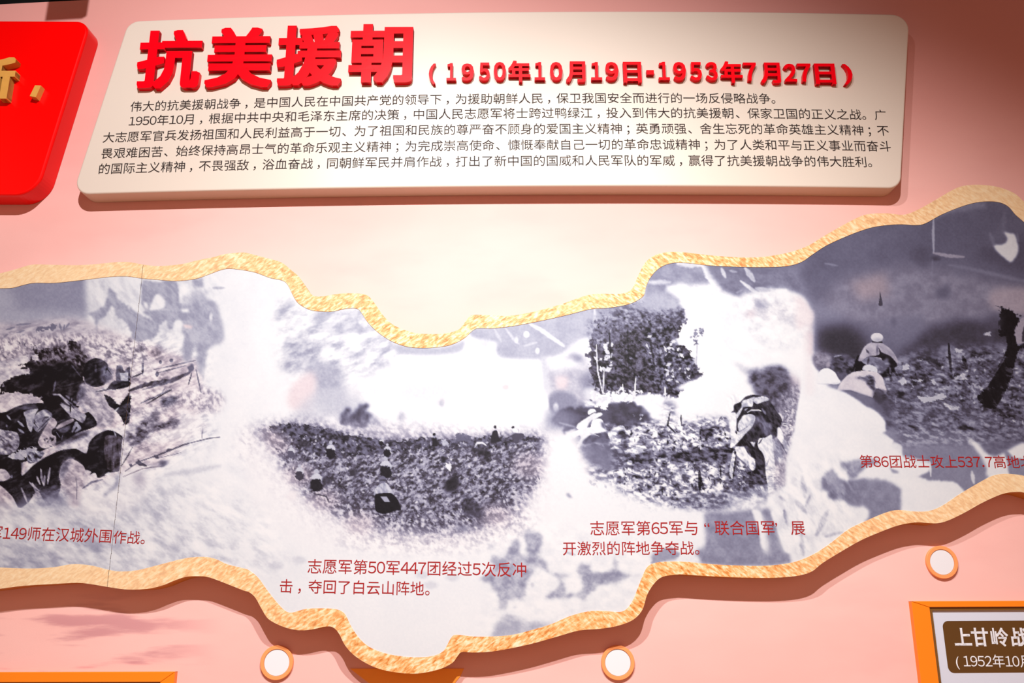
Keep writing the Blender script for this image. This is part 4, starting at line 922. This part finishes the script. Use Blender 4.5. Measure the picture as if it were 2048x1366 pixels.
poly([(240, 745), (340, 735), (380, 800), (420, 850), (470, 880), (480, 980), (440, 1015), (370, 940), (290, 870), (255, 820)], .84, 1, 1, (.04, 8, 147, .8, 2, 3)); stroke([(400, 690), (470, 860)], 50, .14, .9, 2); poly([(415, 675), (480, 680), (460, 740)], .72, 1.5)
poly([(215, 790), (245, 800), (215, 1050), (205, 1120), (170, 1050), (190, 900)], .86, 1.2); spotz(238, 805, 14, 22, .15); stroke([(250, 830), (225, 1020), (210, 1100)], 14, .2)
stroke([(785, 470), (945, 515)], 9, .86); stroke([(790, 455), (880, 462)], 7, .8); stroke([(820, 340), (795, 450)], 7, .8)
speckle([(800, 300), (950, 260), (980, 700), (900, 700), (850, 560)], 120, 2.4, (.5, .62, .72, .82), 148, tint=.2); poly([(700, 960), (900, 900), (1050, 980), (1050, 1050), (760, 1200), (700, 1240)], .62, 12, .9, (.05, 10, 149, 0, 1, 3), tint=.3)
crop(0, 0, 1)
SG = [(1215, 850), (1440, 840), (1470, 880), (1490, 930), (1560, 940), (1560, 985), (1430, 1020), (1290, 1010), (1230, 960)]
grain(SG, .20, 5, 311, .2, 1.8, 7, 8); grain([(1455, 790), (1570, 790), (1565, 990), (1460, 1000)], .09, 4, 312, 1.0, 2.2, 6, 5)
grain([(1470, 920), (1530, 925), (1530, 990), (1460, 990)], .25, 5, 313, .9, 1.6, 7, 6, .5, 1)
grain([(1180, 620), (1390, 610), (1400, 800), (1180, 800)], .10, 4, 314, .4, 1.3, 7, 6, 0, .6)
grain([(1560, 860), (1620, 800), (1620, 930), (1560, 960)], .12, 5, 315, .9, 1.6, 7, 12)
poly([(1460, 985), (1560, 960), (1570, 1010), (1440, 1040)], .78, 12, .6, (.14, 7, 316, .3, 1.6, 5))
# --- pale diagonal forms right of the soldier and lower centre
crop(1220, 760, 4.551)
poly([(1450, 1060), (1600, 960), (1760, 870), (1950, 830), (2060, 800), (2060, 1400), (1400, 1400), (1420, 1200)], .88, 4, 1, (.04, 16, 151, -.6, 2, 3))
for s, w_, L_ in (([(1740, 900), (1760, 980)], 50, .66), ([(1830, 1040), (1790, 1120)], 34, .66), ([(1620, 1090), (1640, 1200)], 46, .64), ([(1760, 1140), (1770, 1360)], 60, .62), ([(1540, 1060), (1600, 1100)], 26, .7)): stroke(s, w_, L_, .85, 4)
poly([(1920, 880), (2060, 820), (2060, 1080), (1980, 1070), (1940, 960)], .60, 2.5, .95, None, 2)
crop(1320, 1020, 5.39)
poly([(490, 10), (700, 20), (980, 0), (1060, 0), (1090, 150), (1130, 440), (1160, 470), (1150, 200), (1080, 0), (1190, 0), (1280, 250), (1350, 440), (1440, 440), (1470, 330), (1520, 370), (1520, 540), (1400, 585), (1000, 615), (420, 590), (400, 430), (485, 390), (485, 150)], .58, 5, 1, (.05, 16, 152, 0, 1, 4), soft=1)
poly([(990, 0), (1080, 20), (1110, 150), (1140, 420), (1090, 380), (1060, 200)], .87, 2); poly([(1200, 20), (1340, 0), (1390, 200), (1440, 300), (1440, 445), (1350, 445), (1270, 220)], .87, 2); poly([(1500, 180), (1560, 250), (1540, 380), (1500, 300)], .8, 3)
stroke([(1340, 10), (1400, 200)], 50, .6, .85, 4); stroke([(1530, 0), (1560, 120)], 60, .62, .85, 4); stroke([(1720, 100), (1610, 220), (1590, 330)], 90, .64, .85, 6); stroke([(1830, 260), (1960, 240)], 30, .62, .85, 3); stroke([(1720, 280), (1800, 240)], 30, .68, .7, 4)
poly([(-80, 470), (60, 430), (120, 400), (195, 480), (160, 540), (-80, 560)], .60, 3, .95); poly([(200, 500), (410, 490), (450, 580), (220, 560)], .86, 3)
crop(900, 1040, 4.18)
poly([(620, 80), (700, 90), (770, 110), (770, 180), (745, 300), (800, 340), (830, 430), (900, 450), (990, 460), (920, 490), (960, 550), (975, 605), (1080, 600), (1100, 500), (1060, 410), (1110, 365), (1160, 380), (1210, 440), (1340, 420), (1370, 340), (1395, 320), (1430, 440), (1510, 465), (1400, 520), (1250, 550), (1190, 600), (1110, 675), (1060, 645), (800, 665), (860, 590), (920, 540), (880, 470), (800, 420), (740, 400), (700, 430), (640, 540), (620, 655), (500, 665), (480, 740), (440, 760), (400, 700), (400, 600), (330, 540), (245, 490), (300, 440), (380, 380), (330, 330), (370, 290), (440, 330), (500, 230), (510, 170), (560, 150), (590, 200), (600, 290), (640, 290), (625, 160)], .65, 4.5, .95, (.06, 14, 153, 0, 1, 4), 4, soft=1)
poly([(340, 990), (400, 860), (450, 790), (560, 800), (640, 850), (800, 850), (880, 880), (700, 960), (520, 1000)], .70, 5, .95); poly([(310, 190), (380, 200), (370, 250), (330, 250)], .76, 3, .8); stroke([(530, 730), (560, 730)], 26, .72, .6, 4); spotz(690, 545, 14, 22, .74, 3, .7); stroke([(970, 270), (1050, 290)], 24, .72, .8, 3); stroke([(1700, 360), (1800, 280), (1900, 290)], 80, .62, .9, 4)
crop(820, 820, 4.551); poly([(1410, 760), (1450, 755), (1480, 800), (1440, 800)], .62, 2.5, .9)
crop(0, 0, 1)
for x, y in ((862, 1170), (845, 1150), (905, 1155), (555, 1250 - 120), (600, 1120)): spotz(x, y, 14, 8, .74, 6, .6)
# --- right scene: dark sky, broken ground, tree and advancing soldiers
poly([(1608, 560), (1604, 527), (1640, 480), (1760, 440), (1860, 430), (2140, 380), (2140, 900), (1790, 905), (1660, 760), (1629, 700), (1632, 620)], .42, 10, 1, (.03, 40, 161, 0, 1, 3))
poly([(1680, 560), (1820, 530), (1900, 540), (2140, 600), (2140, 640), (1960, 640), (1880, 660), (1700, 650), (1640, 620)], .53, 16, .9, (.05, 18, 162, 0, 1, 4), tint=.15)
poly([(1700, 565), (1770, 545), (1780, 590), (1720, 600)], .58, 12, .7, tint=1); poly([(1985, 580), (2060, 575), (2140, 600), (2140, 640), (1990, 620)], .62, 8, .8, tint=.7); poly([(1620, 600), (1690, 630), (1680, 660), (1630, 660)], .56, 10, .8)
poly([(1815, 510), (1850, 485), (1865, 520), (1850, 540)], .33, 10, .7); poly([(1960, 500), (2060, 480), (2140, 500), (2140, 560), (1990, 530)], .32, 12, .7); poly([(1870, 590), (1900, 560), (1900, 600)], .42, 6, .6); stroke([(1900, 530), (1950, 540), (2060, 565)], 8, .58, .5, 5)
poly([(1640, 655), (1700, 650), (1735, 685), (1728, 728), (1660, 718), (1636, 700)], .20, 16, .95); poly([(1790, 700), (1850, 660), (1920, 640), (2020, 650), (2140, 640), (2140, 700), (1900, 705)], .24, 12, .85, (.05, 18, 163, 0, 1, 3)); poly([(1760, 640), (1850, 630), (1830, 680), (1790, 700), (1770, 660)], .48, 10, .8)
poly([(1624, 712), (1700, 722), (1790, 712), (1870, 690), (1960, 690), (2140, 690), (2140, 905), (1790, 905), (1770, 840), (1660, 770)], .40, 5, 1, (.17, 9, 164, .2, 1.6, 5), 3)
speckle([(1640, 715), (1800, 725), (1960, 700), (2120, 690), (2120, 870), (1800, 870), (1780, 800)], 900, 2.4, (.24, .2, .52, .6, .3, .68), 165, stretch=1.8, a=.75)
poly([(1790, 860), (1900, 850), (2140, 860), (2140, 900), (1900, 915), (1800, 905)], .46, 9, .8, (.06, 8, 166, .2, 2, 4)); poly([(1780, 780), (1900, 800), (2000, 850), (1900, 870), (1780, 850)], .48, 12, .6, (.09, 7, 167, .2, 2, 5))
crop(1598, 640, 4.551)
for q_ in ([(945, 410), (1000, 400), (1005, 445), (950, 455)], [(905, 550), (960, 515), (975, 580), (930, 585)], [(1070, 690), (1200, 700), (1300, 665), (1340, 710), (1150, 750)], [(1000, 540), (1140, 545), (1080, 565)], [(1205, 540), (1240, 545), (1235, 590), (1200, 570)], [(1420, 260), (1490, 270), (1480, 300), (1420, 290)], [(1320, 750), (1380, 780), (1460, 790), (1440, 820), (1340, 800)], [(1410, 520), (1500, 490), (1540, 540), (1420, 545)], [(1680, 120), (1750, 110), (1740, 140), (1680, 140)], [(320, 330), (380, 320), (370, 335)], [(1060, 360), (1120, 360), (1110, 375)]): poly(q_, .72, 1, .95, None, 2)
for q_ in ([(975, 950), (1040, 965), (1105, 1000), (1040, 995)], [(1460, 960), (1540, 960), (1610, 1000), (1560, 1040), (1470, 1010)], [(1310, 770), (1390, 830), (1370, 860), (1320, 820)], [(860, 620), (960, 640), (940, 720), (850, 700)], [(1440, 1070), (1500, 1080), (1480, 1150), (1440, 1130)]): poly(q_, .24, 2.5, .85, None, 2)
stroke([(1364, 215), (1370, 330), (1386, 475)], 26, .14); stroke([(1490, 330), (1530, 440)], 34, .17); stroke([(1568, 395), (1548, 480), (1545, 590)], 22, .28); stroke([(1240, 270), (1250, 370)], 60, .28, .7, 6); stroke([(1510, 550), (1600, 650)], 9, .6)
stroke([(1110, 700), (880, 750)], 5, .4, .3); stroke([(885, 690), (880, 750)], 6, .65)
# leaning tree at the right
poly([(1620, 700), (1700, 620), (1790, 470), (1880, 290), (1905, 190), (1850, 90), (1830, -20), (2000, -20), (1985, 40), (1930, 160), (1960, 215), (2000, 235), (2080, 200), (2080, 250), (2000, 270), (1965, 400), (1905, 600), (1830, 740), (1790, 800), (1690, 790)], .11, 1.2, 1, (.06, 8, 168, 1.1, 3, 4), 2)
poly([(2000, 10), (2060, -20), (2080, 180), (1985, 220), (1940, 170)], .60, 1.5, 1, None, tint=.4); stroke([(1965, 60), (1945, 150)], 10, .2); stroke([(1880, 330), (1840, 400), (1700, 620)], 8, .5, .6, 1.5); stroke([(2060, 60), (2040, 190)], 40, .14, .8, 2); stroke([(1880, 20), (1925, 130), (1945, 260), (1925, 380)], 84, .10, 1, 1.5, taper=.2)
crop(1598, 360, 4.551)
poly([(1840, 1150), (1880, 1175), (1935, 1180), (1960, 1220), (2005, 1260), (1985, 1310), (1960, 1366), (1960, 1420), (1840, 1420), (1825, 1300)], .09, 1.2, 1, None, 4); stroke([(1790, 1145), (1900, 1180)], 7, .3); spotz(2015, 1235, 12, 8, .2); poly([(1720, 1240), (1840, 1220), (1840, 1365), (1740, 1330)], .3, 9, .7)
poly([(-20, 1080), (40, 1090), (80, 1160), (130, 1210), (110, 1300), (-20, 1366)], .84, 5, .9, tint=.6)
stroke([(1225, 350), (1222, 500), (1226, 660)], 26, .66, .9, 2); stroke([(1226, 665), (1350, 690), (1500, 700)], 34, .62, .9, 2.5, tint=.3); spotz(1245, 715, 40, 22, .28, 5, .8); stroke([(1215, 730), (1212, 900)], 16, .55, .5, 4)
poly([(1860, 470), (1900, 480), (1965, 495), (1985, 560), (2000, 625), (1975, 700), (1925, 750), (1870, 710), (1800, 650), (1770, 590), (1840, 590), (1880, 570), (1895, 530)], .82, 2, 1); stroke([(1740, 490), (1775, 590)], 36, .54, .7, 6); stroke([(1870, 310), (1860, 470)], 44, .5, .6, 7); stroke([(1985, 480), (2000, 560)], 14, .55, .6, 3)
poly([(1440, 280), (1500, 245), (1620, 210), (1690, 200), (1700, 260), (1600, 260), (1500, 290)], .55, 4, .8); stroke([(240, 760), (350, 780)], 22, .56, .8, 3); poly([(725, 1140), (735, 1060), (735, 1015), (748, 1060), (762, 1140)], .26, 1, 1); spotz(860, 1290, 26, 40, .42, 6, .7); spotz(1310, 1030, 60, 50, .38, 12, .7); spotz(1480, 840, 70, 40, .45, 14, .6)
# advancing soldiers
crop(1620, 640, 6.209)
poly([(60, 400), (130, 380), (280, 440), (240, 560), (150, 600), (40, 560)], .5, 6, .8, (.14, 6, 171, .2, 1.5, 5), tint=.3); poly([(280, 440), (420, 420), (560, 470), (600, 560), (500, 680), (380, 740), (300, 620), (260, 560)], .30, 2.5, .95, (.12, 8, 172, .3, 1.6, 5)); stroke([(300, 455), (390, 435)], 16, .6); spotz(225, 560, 26, 34, .6, 3, .8, tint=.4)
poly([(590, 440), (620, 470), (560, 600), (500, 670), (530, 600)], .08, 1)
poly([(600, 510), (640, 500), (690, 560), (660, 640), (560, 640), (570, 560)], .08, 1.2)
poly([(600, 505), (620, 440), (670, 340), (730, 290), (800, 272), (900, 290), (1000, 360), (1060, 440), (1092, 510), (1085, 560), (1010, 520), (900, 500), (740, 450), (680, 480), (640, 510)], .64, 1, 1, (.08, 9, 173, .6, 2, 4), tint=.25)
poly([(735, 450), (860, 430), (850, 340), (890, 400), (1000, 450), (1085, 555), (1050, 600), (1060, 640), (1095, 690), (1070, 690), (1020, 640), (1010, 730), (960, 690), (960, 520), (900, 520), (880, 470)], .11, 1.1, 1, (.04, 8, 174, .6, 2, 4)); stroke([(700, 370), (730, 410)], 26, .25, .9, 2); spotz(835, 370, 12, 40, .3, 3, .8)
poly([(640, 510), (720, 465), (840, 470), (930, 520), (960, 560), (930, 640), (860, 660), (780, 590), (700, 560)], .52, 1.2, 1, (.06, 8, 175, .5, 2, 4)); stroke([(730, 470), (715, 550)], 30, .22, .9, 2); poly([(905, 510), (960, 480), (990, 560), (960, 600), (920, 560)], .5, 2); stroke([(990, 590), (1000, 670)], 30, .5, .8, 2); poly([(880, 640), (960, 640), (990, 720), (900, 720)], .2, 2)
poly([(765, 262), (900, 268), (900, 285), (775, 280)], .05, 1); spotz(832, 216, 76, 56, .80, 1, 1, .05, tint=.15); spotz(845, 245, 60, 22, .62, 5, .7)
poly([(655, 620), (665, 575), (720, 552), (790, 570), (835, 610), (830, 650), (740, 632)], .78, 1); poly([(690, 632), (760, 640), (830, 660), (830, 672), (740, 655)], .15, 1)
poly([(900, 720), (990, 710), (995, 780), (950, 830), (920, 780)], .5, 2, .9, (.12, 5, 176, .5, 2, 5)); spotz(1010, 740, 20, 30, .2, 2, .7)
poly([(340, 880), (380, 780), (450, 700), (530, 650), (640, 630), (740, 632), (850, 660), (905, 720), (920, 790), (955, 880), (930, 920), (890, 870), (820, 860), (780, 960), (760, 960), (640, 920), (480, 870)], .76, 1, 1, (.03, 12, 177, 0, 1, 3), tint=.35)
poly([(565, 715), (680, 700), (760, 685), (790, 720), (810, 820), (800, 890), (740, 830), (670, 750)], .28, 1.8, .95, (.12, 5, 178, .4, 2, 5))
poly([(340, 880), (480, 868), (640, 920), (790, 975), (860, 1080), (880, 1160), (760, 1110), (660, 1040), (560, 960), (430, 900)], .46, 2.5, 1); poly([(790, 880), (830, 860), (900, 880), (960, 920), (920, 1010), (860, 1030), (800, 980)], .22, 4, .95); poly([(800, 1000), (1000, 940), (1080, 1040), (1000, 1120), (900, 1160)], .28, 9, .7)
poly([(-60, 560), (60, 600), (120, 760), (100, 900), (160, 870), (270, 850), (430, 895), (560, 970), (680, 1060), (800, 1120), (900, 1210), (940, 1280), (950, 1400), (1040, 1480), (1010, 1560), (1100, 1700), (700, 1760), (-200, 1860)], .89, 2.5, 1, (.03, 30, 179, .7, 2, 3), tint=0)
poly([(75, 770), (90, 680), (150, 610), (230, 600), (310, 650), (350, 720), (380, 770), (330, 800), (200, 790)], .87, 1.2); stroke([(90, 790), (200, 800), (350, 780)], 12, .74, .8, 2); poly([(260, 820), (350, 800), (345, 860)], .66, 3)
poly([(-60, 200), (10, 300), (20, 520), (60, 640), (60, 900), (-60, 900)], .86, 6, .9, tint=.35); poly([(0, 60), (40, 200), (20, 460), (-20, 400)], .78, 4, .7, tint=1)
crop(1598, 880, 4.551)
poly([(-60, -60), (900, 20), (950, 100), (960, 240), (1200, 330), (1500, 460), (1400, 560), (1200, 700), (800, 700), (300, 1000), (-60, 1200)], .89, 4, .9, (.03, 20, 181, .4, 1.5, 3))
poly([(210, 380), (230, 310), (310, 255), (330, 290), (400, 360), (560, 350), (740, 355), (850, 395), (925, 440), (925, 600), (900, 700), (620, 760), (640, 660), (600, 610), (480, 600), (380, 550), (260, 530), (270, 470), (215, 450)], .56, 3.2, 1, (.04, 16, 182, 0, 1, 4), 3, soft=1)
poly([(375, 215), (450, 190), (560, 170), (700, 175), (720, 215), (640, 235), (560, 300), (510, 350), (470, 352), (440, 290)], .60, 4, 1, (.06, 14, 184, 0, 1, 4), 3, soft=1)
poly([(800, -80), (860, 0), (940, 60), (950, 140), (1100, 150), (1190, 200), (1180, 280), (1080, 330), (1210, 370), (1380, 378), (1440, 400), (1510, 470), (1600, 440), (1730, 330), (1720, 250), (1620, 110), (1540, 0), (1560, -80)], .55, 2, 1, (.02, 20, 183, 0, 1, 3), 2, soft=1)
poly([(960, 250), (1180, 250), (1180, 275), (1080, 320), (960, 300)], .88, 3); poly([(1540, 0), (1620, 20), (1700, 110), (1800, 150), (2060, 20), (2060, 320), (1720, 330), (1710, 260), (1640, 130)], .88, 3); stroke([(1575, 290), (1590, 390)], 34, .84, .8, 3); poly([(820, 250), (910, 285), (900, 305), (850, 300)], .6, 2); stroke([(1190, 200), (1200, 330)], 20, .84, .8, 2)
poly([(1860, 90), (1900, 100), (1960, 160), (2100, 190), (2100, 330), (1920, 320), (1900, 220)], .56, 2.5, .95); poly([(1640, -40), (1760, 20), (1740, 60), (1660, 20)], .6, 5, .8)
for s, w_ in (([(30, 330), (50, 520)], 50), ([(100, 510), (60, 600)], 30), ([(-20, 560), (60, 660)], 60), ([(260, 650), (160, 860)], 60), ([(20, 860), (40, 1050)], 44), ([(240, 880), (400, 840)], 30)): stroke(s, w_, .68, .7, 5)
crop(0, 0, 1)
grain([(1560, 940), (1700, 900), (1720, 1060), (1600, 1120), (1540, 1060)], .08, 12, 321, 1.0, 2.4, 6, 14)
grain([(980, 1040), (1300, 1060), (1290, 1260), (960, 1270)], .05, 12, 322, .2, 1.5, 6, 14); grain([(1300, 540), (1600, 540), (1600, 700), (1400, 740)], .05, 12, 323, .4, 1.6, 6, 16)
grain([(1640, 715), (1800, 725), (1960, 700), (2150, 690), (2150, 880), (1800, 890), (1780, 800)], .14, 5, 324, .25, 2.0, 7, 8, .12, .7)
grain([(-150, 980), (400, 960), (560, 1040), (560, 1150), (-150, 1150)], .06, 9, 325, .5, 2.2, 6, 16); grain([(180, 545), (440, 545), (430, 760), (250, 720), (180, 640)], .04, 9, 326, .9, 2.0, 6, 10)
A[...] = np.clip(A + ((fbm(GX, GY, 3.2, 9, 2) - .5) * .05).astype(np.float32), .02, .97)

A[...] = np.clip(.52 + (A - .52) * 1.13, .02, 1.0)

# tone -> ink colour (a cool lilac grey print, warmer where the tint is set)
_k = np.array([0, .1, .2, .3, .4, .5, .6, .7, .8, .9, 1.0])
_c = np.array([(18, 16, 20), (38, 35, 42), (62, 58, 70), (82, 78, 98), (102, 100, 124), (122, 121, 146), (147, 148, 172), (180, 182, 200), (212, 214, 224), (236, 238, 242), (248, 248, 249)], float)
_w = np.array([(22, 17, 18), (48, 38, 38), (74, 60, 64), (98, 84, 92), (120, 106, 118), (148, 132, 142), (176, 158, 168), (204, 184, 194), (224, 206, 212), (242, 228, 230), (250, 246, 246)], float)
INK = np.zeros((CH, CW, 3), np.float32)
for i in range(3):
    n_ = np.interp(A, _k, _c[:, i]); w_ = np.interp(A, _k, _w[:, i])
    v_ = (n_ * (1 - np.clip(T, 0, 1)) + w_ * np.clip(T, 0, 1)) / 255
    INK[..., i] = np.where(v_ <= .04045, v_ / 12.92, ((v_ + .055) / 1.055) ** 2.4) * PRINT_GAIN * (1.0, 1.03, 1.05)[i]
GU, GZ = at(GX, GY, PD)
_ti = np.interp(gx, TI[:, 0], TI[:, 1]); _bi = np.interp(gx, BI[:, 0], BI[:, 1])
INSIDE = (GY > _ti[None, :] - 7) & (GY < _bi[None, :] + 7)

# ------------------------------------------------------------------ print laid on both boards
CELL = .0032
for e, lo, hi in boards:
    cols = np.arange(CW)
    m_in = INSIDE & (GU > lo - CELL) & (GU < hi + CELL)
    q = m_in[:-1, :-1] & m_in[1:, :-1] & m_in[:-1, 1:] & m_in[1:, 1:]
    used = np.zeros_like(m_in)
    used[:-1, :-1] |= q; used[1:, :-1] |= q; used[:-1, 1:] |= q; used[1:, 1:] |= q
    idx = -np.ones(m_in.shape, np.int64); idx[used] = np.arange(used.sum())
    P = surf(np.clip(GU[used], lo, hi), GZ[used], PD) - np.array(e.location)
    r, c = np.nonzero(q)
    quads = np.stack([idx[r, c], idx[r + 1, c], idx[r + 1, c + 1], idx[r, c + 1]], -1).astype(np.int32)
    me = bpy.data.meshes.new('printed_picture')
    me.vertices.add(len(P)); me.vertices.foreach_set('co', P.astype(np.float32).ravel())
    me.loops.add(quads.size); me.loops.foreach_set('vertex_index', quads.ravel())
    me.polygons.add(len(quads)); me.polygons.foreach_set('loop_start', np.arange(0, quads.size, 4, dtype=np.int32))
    me.polygons.foreach_set('use_smooth', np.ones(len(quads), bool))
    me.update(calc_edges=True)
    ca = me.color_attributes.new('ink', 'FLOAT_COLOR', 'POINT')
    rgba = np.ones((len(P), 4), np.float32); rgba[:, :3] = INK[used]
    ca.data.foreach_set('color', rgba.ravel())
    me.materials.append(M_PRINT)
    o = bpy.data.objects.new('printed_picture', me); COL.objects.link(o); o.parent = e

caps = [(0, '军149师在汉城外围作战。', (-22, 1079, 289, 1089)),
        (1, '志愿军第50军447团经过5次反冲', (615, 1147, 1052.6, 1154.5)), (1, '击，夺回了白云山阵地。', (559, 1186, 859, 1191.5)),
        (1, '志愿军第65军与“联合国军”展', (1181, 1071, 1611, 1070)), (1, '开激烈的阵地争夺战。', (1126, 1111, 1399, 1110)),
        (1, '第86团战士攻上537.7高地北', (1721, 936, 2068, 937))]
for k, t, px in caps:
    if k == 0:   # the seam cuts this caption: its last characters stand on the next board
        text_line('caption', '军149师在汉城外', (-22, 1079, 195, 1085.5), PD, M_REDINK, boards[0][0])
        text_line('caption', '作战。', (226, 1087, 289, 1089), PD, M_REDINK, boards[1][0])
        text_line('caption', '围', (198, 1085.5, 221.5, 1086.5), PD, M_REDINK, boards[0][0])
    else:
        text_line('caption', t, px, PD, M_REDINK, boards[k][0])

# added orange sheet cut to the shade under the lowest bulge, painting its tint
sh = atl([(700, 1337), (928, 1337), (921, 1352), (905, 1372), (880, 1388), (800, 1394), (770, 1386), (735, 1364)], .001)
link('orange_shade_sheet', slab('orange_shade_sheet', list(sh), 0.0005, .002), M_SHADE_TINT, boards[1][0])

# ------------------------------------------------------------------ round markers under the picture
def marker(px, py, label):
    u, z = at(px, py, .01)
    e = empty('round_marker', tuple(surf(u, z, 0)), label, 'wall marker', None)
    R0, R1, n = .0385, .0500, 64
    def ring(rs):
        V = []
        for r, d in rs:
            a = np.linspace(0, 2 * math.pi, n, endpoint=False); V.append(surf(u + r * np.cos(a), z + r * np.sin(a), d))
        k = len(rs); V = np.vstack(V)
        return V, [(i * n + j, i * n + (j + 1) % n, ((i + 1) % k) * n + (j + 1) % n, ((i + 1) % k) * n + j) for i in range(k) for j in range(n)]
    V, Fc = ring([(R1, 0), (R1, .0085), (R1 - .0015, .010), (R0 + .001, .010), (R0, .0085), (R0, 0)])
    link('orange_ring', mesh_from('orange_ring', V, Fc), M_RINGS, e)
    V, Fc = ring([(.0382, .0), (.0382, .0065), (.0372, .0075), (.02, .0075), (.0001, .0075), (.0001, 0)])
    link('white_disc', mesh_from('white_disc', V, Fc), M_WHITE, e)


marker(553, 1325.5, 'round white marker with orange rim, left of the lowest bulge')
marker(1236, 1325.5, 'round white marker with orange rim, right of the lowest bulge')
marker(1885, 1124.5, 'round white marker with orange rim, above the framed brown plate')

# ------------------------------------------------------------------ orange framed panels
def framed(name, u0, u1, z0, z1, wl, wr, wt, D, label):
    e = empty(name, tuple(surf((u0 + u1) / 2, z0, 0)), label, 'framed panel')
    def rail(pts): link('frame_rail', slab('frame_rail', pts, 0, D, .0012, 1), M_ORANGE, e)
    g = .0004
    iu0, iu1, iz0, iz1 = u0 + wl, u1 - wr, z0 + wt, z1 - wt
    rail([(u0, z1), (iu0, iz1 + 0), (iu1, iz1), (u1, z1)])
    rail([(u0, z0), (u1, z0), (iu1, iz0), (iu0, iz0)])
    rail([(u0 + g, z1 - g * 2), (u0 + g, z0 + g * 2), (iu0, iz0 + g * 2), (iu0, iz1 - g * 2)])
    rail([(u1 - g, z1 - g * 2), (iu1, iz1 - g * 2), (iu1, iz0 + g * 2), (u1 - g, z0 + g * 2)])
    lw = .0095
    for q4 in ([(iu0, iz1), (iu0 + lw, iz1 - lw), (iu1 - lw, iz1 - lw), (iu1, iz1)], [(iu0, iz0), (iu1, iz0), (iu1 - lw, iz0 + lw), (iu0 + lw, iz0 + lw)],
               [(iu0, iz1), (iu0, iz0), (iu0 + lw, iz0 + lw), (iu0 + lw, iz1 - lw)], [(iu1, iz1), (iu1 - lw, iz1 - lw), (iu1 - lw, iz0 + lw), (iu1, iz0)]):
        link('inner_shade_strip', slab('inner_shade_strip', q4, D - .012, D - .006), M_LIP_SHADE, e)  # dark strips paint the shadow of the rails along the recess
    link('white_panel', slab('white_panel', [(iu0, iz0), (iu1, iz0), (iu1, iz1), (iu0, iz1)], 0, D - .012), M_PANEL, e)
    return e


FD = .022
u, z = at(350, 1343.5, FD)
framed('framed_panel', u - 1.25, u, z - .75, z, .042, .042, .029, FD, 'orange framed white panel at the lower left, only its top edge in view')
u, z = at(1823, 1202.5, FD)
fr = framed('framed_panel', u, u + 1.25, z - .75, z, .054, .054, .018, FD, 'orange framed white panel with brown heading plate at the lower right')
q = atl([(1892, 1242), (1889, 1346)], FD - .012)
pu = float(q[:, 0].mean())
link('heading_plate', slab('heading_plate', rounded([(pu, q[0, 1]), (pu, q[1, 1]), (pu + .55, q[1, 1]), (pu + .55, q[0, 1])], [.018] * 4), FD - .012, FD - .0110), M_BROWN, fr)
for ch, bx in (('上', (1908, 1256, 1942.5, 1291)), ('甘', (1943, 1255.5, 1977, 1293)), ('岭', (1982, 1255.5, 2016.5, 1293)), ('战', (2022, 1255.5, 2056, 1293)), ('役', (2061, 1256, 2096, 1294))):
    letter('heading_character', ch, bx, FD - .011, .0006, M_WHITEINK, fr, .026 if ch != '岭' else .016, .022 if ch != '岭' else .016)
text_line('heading_date', '(1952年10月', (1913, 1335, 2061.7, 1335.5), FD - .011, M_WHITEINK, fr)

# unseen block added on the lamp's path to cast the shadow at the wall top
u, z = at(132, 37, 0)
L = np.array((-0.60, 0.15, 4.42)); W = surf(u, z, 0); p = L + (W - L) * .80
e = empty('shadow_caster', (float(p[0]), float(p[1]), 4.9), 'black block added out of view, casting the dark patch at upper left', 'shadow caster')
V = [(p[0] + sx * .055 + (.012 if t else 0), p[1] + sy * .02, zz) for t, zz in ((0, p[2]), (1, 4.899)) for sx, sy in ((-1, -1), (1, -1), (1, 1), (-1, 1))]
link('caster_shaft', mesh_from('caster_shaft', V, [(0, 3, 2, 1), (4, 5, 6, 7), (0, 1, 5, 4), (1, 2, 6, 5), (2, 3, 7, 6), (3, 0, 4, 7)]), M_BLACK, e)
